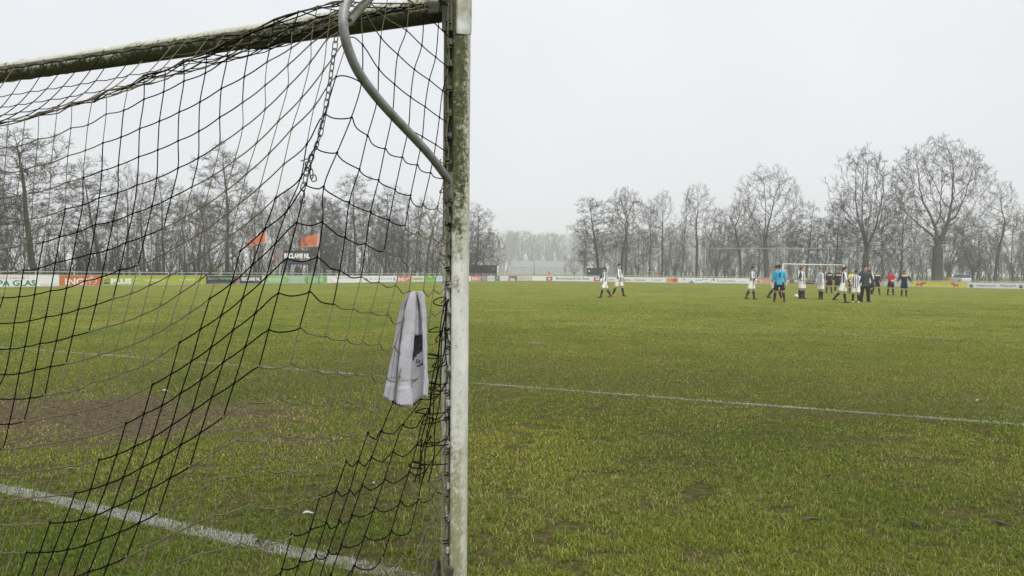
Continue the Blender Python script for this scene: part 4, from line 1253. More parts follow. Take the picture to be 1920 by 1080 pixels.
# the group
person(1409, 561.5, 498.0, 62, 'striped player at the left end of the group, hands joined at his waist', M_STRIPE, M_WHITE, M_BOOT_K, 'short', ((10, 6, 5), (-12, 10, 7)), ((14, 44, 4, 30), (14, 46, 4, 30)), (28, 0), 4)
person(1456, 562.0, 495.5, 80, 'dark haired striped player half hidden behind the cyan goalkeeper, one boot orange', M_STRIPE, M_WHITE, M_BOOT_K, 'short', ((-22, 12, 6), (16, 4, 4)), ((10, 25, 6), (-8, 20, 8)), (10, 0), 0, boots2=M_BOOT_O)
person(1460.5, 567.0, 494.5, 172, 'goalkeeper in cyan shirt with black number on the back, seen from behind', M_CYAN, M_BLACK, M_BOOT_K, 'short', ((8, 6, 9), (-8, 8, 10)), ((2, 14, 15), (4, 10, 15)), (0, -4), 0, glove=M_GLOVE, back_number='1')
person(1501, 558.0, 500.5, 60, 'dark haired striped player mostly hidden behind the man with hands on hips', M_STRIPE, M_WHITE, M_BOOT_K, 'short', ((4, 4, 3), (-3, 4, 3)), ((0, 40, 32, 10), (0, 40, 32, 10)), (20, 0), 0)
person(1504.5, 560.3, 498.5, 48, 'ginger cropped striped player beside the ball, hands on hips', M_STRIPE, M_WHITE, M_BOOT_K, 'cropped', ((3, 3, 2), (-3, 4, 2)), ((-14, 62, 26, 40), (-14, 62, 26, 40)), (25, -4), -3, M_SKIN2, boots2=M_BOOT_K)
person(1538.5, 561.2, 501.0, -62, 'bald striped player with head bowed, between the ball and the dark kit players', M_STRIPE, M_WHITE, M_BOOT_K, 'cropped', ((2, 3, 1), (-3, 3, 1)), ((4, 22, 7), (4, 18, 7)), (-6, 16), 3, M_SKIN2)
person(1554.5, 549.5, 503.0, 12, 'player in black kit with pale chest band, leftmost of those in black', M_BAND, M_BLACK, M_BOOT_K, 'cropped', ((4, 4, 7), (-4, 6, 6)), ((2, 18, 12), (2, 18, 12)), (0, 0), 0)
person(1571, 549.5, 504.0, -12, 'player in black kit with one white boot, partly behind the long haired striped player', M_BAND, M_BLACK, M_BOOT_K, 'short', ((6, 6, 5), (-4, 6, 9)), ((4, 18, 12), (4, 18, 12)), (0, 0), 0, boots2=M_BOOT_W)
person(1580.5, 568.0, 498.5, 72, 'striped player with long dark tied hair striding right and reaching forward', M_STRIPE, M_WHITE, M_BOOT_K, 'bun', ((10, 4, 3), (-20, 22, 4)), ((30, 28, 6), (22, 30, 6)), (10, 0), 6, M_SKIN2)
person(1597, 551.5, 506.5, -20, 'bald referee in bright yellow shirt and black shorts standing behind two striped players', M_YEL, M_BLACK, M_BOOT_K, 'bald', ((3, 4, 5), (-3, 4, 5)), ((16, 50, 12, 20), (20, 60, 10, 20)), (20, 6), 2, M_SKIN2, long_sleeves=False)
person(1604, 568.0, 505.5, 158, 'striped player in white boots, his back turned, beside the dark-jacketed coach', M_STRIPE, M_WHITE, M_BOOT_W, 'short', ((4, 4, 4), (-3, 5, 5)), ((8, 24, 9), (10, 20, 9)), (18, 4), 0)
person(1630, 556.0, 505.0, 150, 'striped player with yellow boots almost hidden behind the coach in the dark jacket', M_STRIPE, M_BLACK, M_BOOT_Y, 'short', ((3, 4, 4), (-3, 4, 4)), ((0, 15, 16), (0, 15, 16)), (0, 0), 0)
coach = person(1621.5, 566.2, 497.5, 4, 'coach in charcoal training jacket and long black trousers standing face on', M_COACH, M_BLACK, M_BOOT_K, 'short', ((2, 3, 5), (-2, 3, 4)), ((2, 14, 20), (2, 14, 20)), (-4, 0), 0, M_SKIN2, trousers=True, shirt_len=.06)
coach.scale = (1.16, 1.12, 1.0)
person(1643, 552.2, 505.5, 8, 'player in black kit with pale chest band between the coach and red goalkeeper', M_BAND, M_BLACK, M_BOOT_K, 'short', ((12, 8, 7), (-12, 12, 5)), ((6, 20, 9), (8, 18, 9)), (10, 4), 3)
person(1670, 553.3, 506.0, 10, 'goalkeeper in red shirt and black shorts with white gloves held at his waist', M_RED, M_BLACK, M_BOOT_K, 'cropped', ((2, 4, 9), (-2, 6, 9)), ((18, 62, 8, 30), (16, 50, 10, 25)), (0, 4), 0, glove=M_GLOVE)
person(1695, 556.0, 506.5, 2, 'player in black kit with pale chest band holding both arms out, rightmost of all', M_BAND, M_BLACK, M_BOOT_K, 'short', ((2, 3, 5), (-2, 3, 5)), ((4, 4, 38), (4, 4, 38)), (0, 0), 0)
# ball
bp_ = on_ground(1493, 559.0)
M_BALL = bpy.data.materials.new('ball_panels'); M_BALL.use_nodes = True
g = NT(M_BALL); vo = g.n('ShaderNodeTexVoronoi'); vo.inputs['Scale'].default_value = 9; vo.feature = 'DISTANCE_TO_EDGE'
tc = g.n('ShaderNodeTexCoord'); g.l(tc.outputs['Object'], vo.inputs['Vector'])
g.l(g.mix(g.map(vo.outputs['Distance'], .02, .05), (.35, .35, .36), (.78, .78, .78)), g.b.inputs['Base Color'])
mb = MB(); mb.ellipsoid((0, 0, .112), (.112, .112, .112), 24, 16); 
ball = mb.build('football', M_BALL); ball.location = bp_; tag(ball, 'white football lying on the grass at the ginger player\'s feet', 'ball')
dk = on_ground(1457, 555.5)
# ------------------------------------------------------------------ far goal
fa = on_ground(1467.5, 534.6); fb = on_ground(1582, 534.2)
M_WPAINT = mat('white_goal_paint', (.78, .79, .80), .5)
M_FNET = mat('far_net_cord', (.42, .44, .45), .8)
fg = thing('football_goal', (fa + fb) / 2, 'white far football goal behind the group of players', 'football goal')
ux = (fb - fa).normalized(); L_ = (fb - fa).length; nv = Vector((ux.y, -ux.x, 0)); nv = nv if nv.y > 0 else -nv
for s_ in (-.5, .5):
    mb = MB(); mb.tube([ux * L_ * s_ + Vector((0, 0, z)) for z in (0, 1.2, 2.5)], .06, 12); mb.build('post', M_WPAINT, fg)
mb = MB(); mb.tube([ux * L_ * t + Vector((0, 0, 2.5)) for t in (-.508, 0, .508)], .06, 12); mb.build('crossbar', M_WPAINT, fg)
fn = thing('goal_net', (fa + fb) / 2 + nv * .8, 'thin pale net of the far goal behind the players', 'goal net')
mb = MB()
for i in range(31):
    x = ux * L_ * (i / 30 - .5)
    mb.tube([x + nv * .06 + Vector((0, 0, 2.46)) - nv * .8, x + nv * .75 + Vector((0, 0, 2.15)) - nv * .8, x + nv * 1.7 + Vector((0, 0, .02)) - nv * .8], .004, 4)
for j in range(14):
    t = j / 13; p = lerp(nv * .06 + Vector((0, 0, 2.46)), nv * .75 + Vector((0, 0, 2.15)), min(1, t * 4)) if t < .25 else lerp(nv * .75 + Vector((0, 0, 2.15)), nv * 1.7 + Vector((0, 0, .02)), (t - .25) / .75)
    mb.tube([ux * -L_ / 2 + p - nv * .8, ux * L_ / 2 + p - nv * .8], .004, 4)
mb.build('net_mesh', M_FNET, fn)
# ================================================================== ADVERTISING BOARDS
TOPC = [(-200, 514.5), (0, 515.4), (180, 516.6), (400, 517.4), (620, 517.2), (880, 517.4), (1000, 517.0), (1150, 519.2), (1400, 522.0), (1700, 527.6), (1920, 531.0), (2000, 532.4)]
BOTC = [(-200, 543.0), (0, 539.0), (200, 536.2), (400, 533.4), (615, 531.2), (760, 529.3), (880, 527.8), (997, 526.9), (1120, 528.4), (1300, 531.0), (1500, 533.6), (1700, 538.2), (1920, 542.6), (2000, 544.2)]
def mplain(c, r=.55):
    key = 'board_' + '_'.join('%02d' % int(v * 99) for v in c)
    m = bpy.data.materials.get(key)
    return m or mat(key, c, r, 0, .35, (3, .3, tuple(min(1, v * .90) for v in c)))
WHITE = (.82, .83, .85); ORANGE = (.55, .155, .035); LIME = (.36, .44, .035); NAVY = (.022, .026, .034); GREEN = (.16, .42, .10); BLUE = (.05, .08, .30); RED = (.50, .035, .06)
GREYT = (.25, .26, .28); YELLOW = (.72, .66, .10); DGREEN = (.012, .19, .11)
M_FRAME = mat('alu_frame', (.60, .61, .61), .45, .5)
M_LEGM = mat('board_leg', (.10, .10, .09), .8)
class Board:
    def __init__(self, x0, x1, col, label, group, frame=True):
        a = on_ground(x0, interp(x0, BOTC)); b = on_ground(x1, interp(x1, BOTC))
        self.a = a; self.u = (b - a).normalized(); self.W = (b - a).length - .02
        self.x0, self.x1 = x0, x1; self.Y0, self.Y1 = a.y, b.y
        h0 = (interp(x0, BOTC) - interp(x0, TOPC)) * a.y / F_PX; h1 = (interp(x1, BOTC) - interp(x1, TOPC)) * b.y / F_PX
        self.H = (h0 + h1) / 2
        rz = math.atan2(self.u.y, self.u.x)
        self.root = thing('advertising_board', (a + b) / 2, label, 'advertising board', group, rz)
        W, H = self.W, self.H
        mb = MB(); mb.box((0, .02, H / 2 + .03), (W, .03, H - .06)); mb.build('panel', mplain(col), self.root)
        mb = MB()
        for z in (.035, H + .018): mb.box((0, .018, z), (W, .045, .035))
        mb.build('frame', M_FRAME, self.root)
        for s_ in (-.36, .36):
            mb = MB(); mb.box((W * s_, .09, H * .42), (.05, .05, H * .85)); mb.box((W * s_, .0, .012), (.08, .18, .024)); mb.build('leg', M_LEGM, self.root)
    def t(self, px):
        """board x for an image column, perspective-correct along the board"""
        v = ray(px, interp(px, BOTC)); v2 = Vector((v.x, v.y)); o = self.a
        den = self.u.x * v.y - self.u.y * v.x
        s_ = (o.y * v.x - o.x * v.y) / den
        return s_ - self.W / 2 - .01
    def text(self, body, px0, px1, z0, z1, col, bold=.0, shear=0.0, name='lettering'):
        x0, x1 = self.t(px0), self.t(px1); h = (z1 - z0) * self.H
        return text_mesh(name, body, h, mplain(col), self.root, ((x0 + x1) / 2, .002, (z0 + z1) / 2 * self.H), (R(90), 0, 0), width=abs(x1 - x0), shear=shear, bold=bold * h, height=h)
    def rect(self, px0, px1, z0, z1, col, name='colour_field', lift=.0):
        x0, x1 = self.t(px0), self.t(px1); H = self.H
        mb = MB(); mb.box(((x0 + x1) / 2, .004 - lift, (z0 + z1) / 2 * H), (abs(x1 - x0), .004, (z1 - z0) * H)); return mb.build(name, mplain(col), self.root)
    def disc(self, px, z, r, col, name='logo_mark', sx=1.0, lift=0.0, n=20):
        x = self.t(px); rr = r * self.H
        mb = MB(); mb.loft([[Vector((x + rr * sx * math.cos(a), y, z * self.H + rr * math.sin(a))) for a in np.linspace(0, 2 * math.pi, n + 1)[:-1]] for y in (.005 - lift, .000 - lift)]); return mb.build(name, mplain(col), self.root)
    def poly(self, px0, px1, z0, z1, pts, col, name='logo_mark', lift=0.0):
        """pts in a unit box"""
        x0, x1 = self.t(px0), self.t(px1); H = self.H
        P = [(lerp(x0, x1, p[0]), lerp(z0, z1, p[1]) * H) for p in pts]
        mb = MB(); n = len(P)
        mb.add([(x, .000 - lift, z) for x, z in P] + [(x, .004 - lift, z) for x, z in P], [tuple(range(n)), tuple(range(2 * n - 1, n - 1, -1))] + [(i, i + n, (i + 1) % n + n, (i + 1) % n) for i in range(n)], 0, False)
        return mb.build(name, mplain(col), self.root)
LION = [(0, .05), (.12, .05), (.18, .35), (.42, .38), (.48, .05), (.60, .05), (.62, .5), (.80, .55), (.98, .75), (.95, .95), (.70, 1.0), (.52, .85), (.40, .68), (.20, .66), (.10, .85), (.02, .80), (.06, .5)]
GL, GR = 'advertising boards along the left touchline', 'advertising boards behind the far goal line'
b = Board(-95, 111.5, WHITE, 'long white board with big green capitals under a line of small red lettering', GL)
b.text('GLASSCHADE ?', -22, 54, .66, .86, (.50, .10, .12)); b.text('PA GLAS', -4, 67, .10, .58, DGREEN, .03); b.text('078-6214627', 75.5, 109, .12, .27, (.55, .33, .36))
b = Board(112, 192.5, ORANGE, 'orange board with large white capitals and pale lion, left of the lime green board', GL)
b.text('ING', 122, 157, .14, .74, (.80, .78, .72), .035)
b.poly(160, 176, .12, .95, LION, (.72, .50, .40)); b.poly(172, 184, .15, .8, [(.1, 0), (.3, .02), (.8, .3), (.85, .65), (.6, 1), (.45, .95), (.65, .6), (.55, .3)], (.72, .52, .42))
b = Board(193, 386.5, LIME, 'long lime green board with heavy white capitals beside four coloured dots', GL)
for (x, z, c) in ((197.5, .68, (.20, .45, .05)), (202.8, .68, (.62, .16, .05)), (197.5, .32, (.03, .14, .42)), (202.8, .32, (.02, .22, .14))): b.disc(x, z, .16, c)
b.text('PLUS', 208, 247, .18, .74, (.82, .82, .78), .06)
b.text('puurt', 251, 263.5, .55, .78, (.70, .74, .50)); b.text('supers', 252, 264, .2, .36, (.70, .74, .50))
b.text("'t Lam Dubbeldam", 269, 310, .46, .70, (.74, .77, .60), .02); b.text('uw supermarkt in de wijk', 270, 330, .22, .32, (.62, .68, .35))
b.text("'t Lam Bleshof", 336, 365.5, .46, .70, (.74, .77, .60), .02); b.text('uw supermarkt in de wijk', 336, 382, .22, .32, (.62, .68, .35))
b = Board(387, 490.5, NAVY, 'dark navy board with grey, green and white lettering right of the lime green board', GL)
b.text('Bakker', 389.5, 410, .55, .85, (.28, .29, .31), .02, .25); b.text('Korteweg', 411.5, 437, .50, .85, (.22, .52, .08), .03, .25); b.text('uw bakker sinds jaar en dag', 394, 438, .14, .24, (.55, .56, .56))
b.poly(441, 451, .05, .92, [(.2, 0), (.8, .0), (.95, .4), (.7, .55), (.75, .9), (.5, 1), (.25, .85), (.4, .5), (.05, .3)], (.36, .20, .17)); b.poly(440, 445, .2, .45, [(0, 0), (1, .2), (.9, .8), (.2, 1)], (.50, .10, .06))
b.text('RECLAME NL', 453, 488, .40, .84, (.82, .82, .80), .05); b.text('voor al uw borden', 474, 488, .20, .30, (.58, .22, .06))
b = Board(491, 613.5, (.36, .50, .36), 'pale green board split into three bright green fields', GL)
b.rect(491.6, 496.5, .06, .94, (.50, .56, .52)); b.text('K', 492, 496, .45, .85, (.78, .8, .8), .03)
b.rect(498, 533, .08, .94, (.22, .46, .16)); b.rect(502, 527, .2, .8, (.38, .55, .34), lift=.003); b.rect(536, 576, .08, .94, (.36, .50, .37))
b.poly(534, 543, .1, .92, [(0, 0), (.5, .0), (.95, .5), (.6, .9), (0, 1)], (.17, .45, .10), lift=.003); b.poly(569, 579, .1, .92, [(.3, 0), (1, 0), (1, 1), (.4, 1), (0, .5)], (.17, .45, .10), lift=.003)
b.rect(579.5, 612.5, .1, .9, (.20, .46, .15)); b.rect(585, 606, .22, .78, (.34, .54, .30), lift=.003)
for x in (530, 578, 609): b.text('S', x - 2, x + 2, .2, .85, (.74, .78, .74), .06)
b = Board(614, 677.5, WHITE, 'white board with thin grey capitals right of the pale green board', GL)
b.text('GUUF & PATRICK BOUT', 630.5, 668, .60, .86, GREYT, .012); b.text('voor al uw schilderwerk', 637, 663, .36, .46, (.50, .51, .53)); b.poly(617, 624, .2, .65, [(0, .9), (.15, 1), (1, .1), (.85, 0)], (.45, .47, .50))
b = Board(678, 744.5, WHITE, 'white board with loose blue handwriting and a teal oval', GL)
b.text('de Cataloplus', 692, 735.5, .32, .78, (.25, .25, .52), .0, .3); b.disc(739.5, .52, .27, (.10, .36, .46), sx=.75); b.poly(684, 690, .2, .75, [(.5, 0), (1, .5), (.5, 1), (0, .5)], (.22, .25, .45))
b = Board(745, 770.5, (.56, .16, .10), 'small orange-red board with three white capitals just above the left edge of the towel', GL)
b.text('ING', 746.5, 759, .18, .76, (.80, .78, .75), .04); b.poly(760.5, 768.5, .2, .85, LION, (.72, .48, .42))
b = Board(771, 796.5, (.66, .67, .58), 'cream board with an olive stripe between the ING board and the green board', GL)
b.rect(775, 793, .42, .62, (.22, .22, .09)); b.rect(772, 774, .2, .8, (.45, .48, .30))
b = Board(797, 816.5, (.16, .42, .05), 'green board with a yellow oval close to the goal post', GL)
b.disc(807, .70, .2, (.66, .62, .05), sx=2.1); b.rect(800, 814, .18, .34, (.30, .54, .15))
b = Board(817, 834, (.58, .65, .72), 'pale blue and white board touching the goal post on its left', GL)
b.poly(821, 828, .3, .8, [(0, 0), (.4, .8), (1, 1), (.6, .3)], (.36, .45, .60))
b = Board(834.5, 883.2, WHITE, 'white board mostly hidden behind the goal post', GL)
b = Board(883.6, 902.6, (.56, .17, .12), 'small orange board with white capitals, first one clear of the goal post on its right', GL)
b.text('ING', 885, 896, .2, .8, (.78, .74, .70), .04); b.poly(897, 901.5, .2, .85, LION, (.70, .45, .38))
b = Board(903, 913.2, (.20, .22, .25), 'dark grey board right after the orange board past the post', GL); b.rect(904, 912, .62, .75, (.45, .46, .48)); b.rect(904, 912, .3, .4, (.40, .41, .44))
b = Board(913.6, 928, (.64, .66, .66), 'pale grey board with dark squiggled lettering', GL); b.text('Van der Wiel', 914.6, 927, .4, .72, (.16, .17, .18), .02)
b = Board(928.4, 936.8, (.15, .16, .17), 'narrow charcoal board near the far corner', GL); b.rect(930, 935, .5, .8, (.32, .33, .34))
b = Board(937.2, 953.4, (.66, .69, .74), 'very pale blue board without frame contrast', GL); b.poly(941, 949, .5, .85, [(0, 0), (.5, .6), (1, 1), (.5, .2)], (.40, .47, .58))
b = Board(953.8, 969.2, (.34, .20, .17), 'brown board with white lower panel', GL); b.rect(956.5, 965.5, .08, .52, (.64, .60, .58)); b.rect(966, 969, .1, .9, (.14, .10, .10)); b.rect(958, 965, .6, .85, (.20, .10, .09))
b = Board(969.6, 996.8, (.56, .55, .51), 'beige board at the far corner of the pitch', GL); b.text('Tuincentrum', 974, 990, .5, .72, (.32, .32, .29)); b.rect(972, 984, .2, .32, (.44, .43, .39))
b = Board(997.4, 1139, WHITE, 'long white board with blue lettering between two red emblems', GR)
b.text('Baggerbedrijf De Boer', 1042.5, 1106, .22, .80, (.06, .10, .33), .02)
for x in (1030, 1119):
    b.rect(x - 5.8, x + 5.8, .12, .84, (.50, .05, .08)); b.poly(x - 3.2, x + 3.2, .2, .76, [(.5, 0), (1, .5), (.5, 1), (0, .5)], (.74, .70, .71), lift=.003)
b = Board(1139.5, 1222, WHITE, 'white board with brown lettering behind the two striped players on the left', GR)
b.text('los Corne', 1158, 1182, .28, .66, (.30, .13, .10), .03); b.text('-', 1184.5, 1187, .32, .42, (.3, .2, .15), .02); b.text('Demmers', 1190, 1210, .28, .66, (.45, .22, .10), .03); b.text('banden', 1141, 1152, .3, .62, (.36, .16, .14), .02)
b = Board(1222.5, 1290, WHITE, 'white board with an orange and red row of blocks', GR)
b.rect(1226, 1240, .3, .66, (.58, .59, .62)); b.rect(1249.5, 1258, .14, .86, (.68, .33, .07)); b.rect(1258.2, 1263, .14, .86, (.60, .20, .10)); b.poly(1263, 1271, .12, .9, [(0, 0), (.8, 0), (1, .3), (1, .7), (.8, 1), (0, 1)], (.58, .09, .08)); b.poly(1280, 1285, .48, .8, [(0, .3), (.6, 0), (1, .6), (.5, 1), (.1, .8)], (.55, .14, .14))
b = Board(1290.5, 1333, WHITE, 'white board with a dark blue boat shape and light blue lettering', GR)
b.poly(1291.5, 1302, .05, .7, [(0, 0), (1, 0), (.9, .25), (.6, .4), (.5, 1), (.35, .4), (.1, .3)], (.10, .14, .36)); b.text('De Waal', 1304, 1316, .40, .72, (.16, .42, .66), .04); b.text('Watersport', 1316, 1328, .55, .82, (.06, .30, .58), .04); b.rect(1318, 1331, .03, .14, (.12, .14, .30))
b = Board(1333.5, 1411, WHITE, 'white board with wide olive grey lettering left of the cyan goalkeeper', GR)
b.text('Soeteman', 1344, 1379, .28, .74, (.27, .28, .20), .012); b.text('Timmerwerken', 1383, 1400, .26, .52, (.20, .22, .45)); b.poly(1335.5, 1340.5, .25, .95, [(.5, 0), (.9, .5), (1, .9), (.6, .7), (.3, 1), (0, .7), (.35, .45)], (.16, .17, .16))
b = Board(1411.5, 1473, (.58, .30, .17), 'faded orange board behind the cyan goalkeeper', GR)
b.rect(1411.8, 1420, .04, .96, (.66, .62, .60)); b.rect(1423, 1430, .2, .8, (.60, .48, .38)); b.poly(1419, 1425, .1, .9, [(0, .1), (1, .3), (.6, 1), (.1, .8)], (.62, .24, .08)); b.text('Autobedrijf', 1434, 1460, .35, .65, (.66, .50, .42), .01)
b = Board(1473.5, 1505, (.16, .09, .05), 'brown board with pale ends near the ball', GR)
b.rect(1474, 1480, .35, .9, (.60, .60, .62)); b.rect(1489, 1496, .4, .9, (.62, .63, .66)); b.rect(1473.8, 1504.6, .03, .24, (.56, .24, .08))
b = Board(1505.5, 1537, (.035, .038, .045), 'black board with a grey swoosh and an orange top edge', GR)
b.rect(1505.8, 1536.6, .80, .99, (.56, .30, .15)); b.poly(1512, 1534, .08, .7, [(0, .4), (.3, 1), (.5, .9), (1, .3), (.9, 0), (.5, .5), (.3, .6)], (.30, .31, .34))
b = Board(1537.5, 1656, (.56, .30, .18), 'long orange board behind the crowd of players', GR)
b.rect(1538, 1547, .05, .9, (.62, .42, .32)); b.text('Slagerij', 1586, 1612, .3, .7, (.70, .60, .52), .02); b.poly(1632, 1640, .1, .9, [(0, .1), (1, .3), (.6, 1), (.1, .8)], (.50, .18, .06)); b.rect(1645, 1655.6, .04, .96, (.64, .58, .52))
b = Board(1656.5, 1707, (.66, .69, .72), 'plain whitish board behind the red goalkeeper', GR)
b.rect(1684, 1693, .2, .8, (.58, .62, .66))
b = Board(1707.5, 1813, YELLOW, 'bright yellow board with a red animal at each end', GR)
b.poly(1717, 1737, .10, .92, LION, (.55, .07, .05)); b.poly(1797, 1782, .10, .92, LION, (.55, .07, .05)); b.text('HET WAPEN VAN ZWIJNDRECHT', 1740, 1780, .52, .74, (.30, .27, .07), .012)
b = Board(1813.5, 1960, WHITE, 'long white board with two dark round emblems at the right edge', GR)
for x in (1821, 1914.5):
    b.disc(x, .46, .34, (.27, .28, .25), sx=1.0); b.poly(x - 3.4, x + 3.4, .22, .62, [(0, 0), (1, 0), (.8, .5), (.5, 1), (.2, .6)], (.10, .11, .10), lift=.006)
b.text('LAMMERSCHUUR', 1831, 1867, .34, .58, (.15, .16, .18), .02); b.text('PALLIATI', 1876, 1905, .34, .70, (.15, .16, .18), .02)
# ------------------------------------------------------------------ rails
M_RAIL = mat('galvanised_rail', (.52, .53, .54), .5, .35, .5)
def rail(name, pxs, railc, postpx, label, rr=.028, back=.35, zmin=None):
    pts = []
    for px in pxs:
        p = on_ground(px, interp(px, BOTC)); d = (p - Vector((0, 0, 0))).normalized(); q = p + d * back
        zz = EYE + (ray(px, interp(px, railc)).z / ray(px, interp(px, railc)).y) * q.y
        pts.append(Vector((q.x, q.y, zz)))
    t = thing('spectator_rail', Vector((pts[0].x, pts[0].y, 0)), label, 'railing')
    o0 = t.location.copy()
    mb = MB(); mb.tube([p - o0 for p in pts], rr, 8); mb.build('top_rail', M_RAIL, t)
    for px in postpx:
        p = on_ground(px, interp(px, BOTC)); q = p + p.normalized() * back
        zz = EYE + (ray(px, interp(px, railc)).z / ray(px, interp(px, railc)).y) * q.y
        mb = MB(); mb.tube([Vector((q.x, q.y, 0)) - o0, Vector((q.x, q.y, zz)) - o0], rr, 8); mb.build('post', M_RAIL, t)
    return t
RAILL = [(-200, 508), (50, 509.2), (200, 510.4), (400, 511.6), (620, 512.6), (880, 513.6), (960, 514.2), (1000, 514.4)]
rail('spectator_rail', list(range(-190, 1000, 40)) + [996], RAILL, [-70, 2, 67, 139.5, 204.5, 262.5, 316, 367.5, 414, 457, 498, 535, 569, 602, 633, 661, 688, 714, 738, 760, 782, 803, 893, 907, 921, 934, 947, 959, 970, 981, 991], 'long grey tube rail on posts above the left advertising boards')
RAILR = [(1000, 514.8), (1130, 516.2), (1320, 518.6), (1500, 521), (1700, 525.4), (1920, 528.4), (2000, 529.6)]
rail('spectator_rail', list(range(1000, 1990, 40)), RAILR, list(range(1004, 1990, 22)), 'grey tube rail behind the far advertising boards on the right')
# ------------------------------------------------------------------ tall ball-stop fence behind the far goal
M_FPOST = mat('pale_fence_post', (.40, .42, .44), .5, .2)
M_WIRE = mat('fence_wire', (.33, .35, .36), .6, .3)
fpx = [(1322, 112), (1391, 111), (1470, 110), (1553, 109), (1634, 108), (1697, 107), (1768, 106)]
pts = []
for px, Y in fpx:
    v = ray(px, 520); p = v * (Y / v.y); pts.append(Vector((p.x, Y, 0)))
ft = thing('ball_stop_fence', pts[0], 'tall pale wire fence stopping balls behind the far goal', 'fence')
o0 = pts[0].copy()
tops = []
for (px, Y), p in zip(fpx, pts):
    tops.append(at_y(px, 465.5, Y).z)
for p, z in zip(pts, tops):
    mb = MB(); mb.tube([p - o0, p + Vector((0, 0, z)) - o0], .042, 8); mb.build('post', M_FPOST, ft)
mb = MB(); mb.tube([p + Vector((0, 0, z)) - o0 for p, z in zip(pts, tops)], .045, 8); mb.build('top_rail', M_FPOST, ft)
wm = MB()
def wire(a, b, r=.0045): wm.tube([a - o0, b - o0], r, 3)
for i in range(len(pts) - 1):
    a, c = pts[i], pts[i + 1]; n = int((c - a).length / .22)
    for q in range(n): 
        p = lerp(a, c, q / n); wire(p, p + Vector((0, 0, lerp(tops[i], tops[i + 1], q / n))))
    for q in range(20):
        wire(a + Vector((0, 0, tops[i] * q / 20)), c + Vector((0, 0, tops[i + 1] * q / 20)))
wm.build('wire_mesh', M_WIRE, ft)
sp_ = ray(1426, 520) * (111.2 / ray(1426, 520).y)
mb = MB(); mb.tube([(0, 0, 0), (0, 0, 1.55)], .08, 10); mb.tube([(0, 0, 1.55), (0, 0, 1.6)], [.08, .03], 10)
o = mb.build('fence_stub_post', M_FPOST); o.location = (sp_.x, sp_.y, 0); tag(o, 'short pale post just left of the large open-crowned bare tree', 'post')
# second low bar seen right of the far goal
# ------------------------------------------------------------------ flags, billboard, lamp posts, sheds, markers
M_FLAG = mat('orange_flag', (.60, .15, .05), .85, 0, .2, (2.2, .2, (.52, .13, .05)))
M_FLAGB = mat('flag_border', (.70, .62, .58), .85)
M_POLE = mat('grey_pole', (.38, .40, .42), .5, .3)
def flag(pole_px, top_y, Y, x_l, yl0, yl1, yr0, yr1, label, drop):
    base = at_y(pole_px, 520, Y); base.z = 0
    t = thing('flagpole', base, label, 'flag')
    ztop = at_y(pole_px, top_y, Y).z
    mb = MB(); mb.tube([(0, 0, 0), (0, 0, ztop * .5), (0, 0, ztop)], [.06, .05, .035], 10); mb.ellipsoid((0, 0, ztop + .04), (.05, .05, .05), 8, 6); mb.build('pole', M_POLE, t)
    NX, NZ = 24, 18; V = []
    for j in range(NZ + 1):
        for i in range(NX + 1):
            u, w = i / NX, j / NZ
            px = lerp(pole_px - 1.2, x_l, u); py = lerp(lerp(yr0, yl0, u), lerp(yr1, yl1, u), w)
            if u > .8 and w > .8: py += drop * (u - .8) * 5 * (w - .8) * 5
            p = at_y(px, py, Y) - base
            p.y += .16 * math.sin(u * 7 + w * 1.2) * u + .05 * math.sin(u * 15 + w * 3)
            V.append(p)
    fs = []; ms_ = []
    for j in range(NZ):
        for i in range(NX):
            a = j * (NX + 1) + i; fs.append((a, a + 1, a + NX + 2, a + NX + 1)); ms_.append(1 if (i < 1 or j == NZ - 1 and i < NX - 3) else 0)
    mb = MB(); mb.v = [tuple(p) for p in V]; mb.f = fs; mb.m = ms_; mb.smooth = [True] * len(fs)
    c = mb.build('flag_cloth', [M_FLAG, M_FLAGB], t)
    sm = c.modifiers.new('thick', 'SOLIDIFY'); sm.thickness = .012
    mk = at_y(lerp(pole_px, x_l, .55), lerp((yr0 + yr1) / 2, (yl0 + yl1) / 2, .55) - 3, Y) - base
    def mark(name, pts_, m_):
        mb = MB(); n = len(pts_)
        Q = [Vector((mk.x + p[0], mk.y - .15, mk.z + p[1])) for p in pts_]
        mb.add(Q + [q + Vector((0, .01, 0)) for q in Q], [tuple(range(n)), tuple(range(2 * n - 1, n - 1, -1))] + [(i, i + n, (i + 1) % n + n, (i + 1) % n) for i in range(n)], 0, False); mb.build(name, m_, c)
    mark('flag_emblem', [(lerp(-.26, .26, x), lerp(-.14, .16, y)) for x, y in LION], mplain((.57, .22, .12)))
    mark('flag_lettering', [(-.34, -.30), (.34, -.26), (.34, -.21), (-.34, -.25)], mplain((.55, .20, .10)))
    return t
flag(499.5, 432, 77.6, 467.5, 451, 460, 434, 455.5, 'orange flag with white border flying left, ragged lower tip, on the left of two poles', 9)
flag(598, 434, 81.2, 563.5, 447, 463, 438, 462, 'orange flag with faint emblem flying flat above the dark billboard', 1)
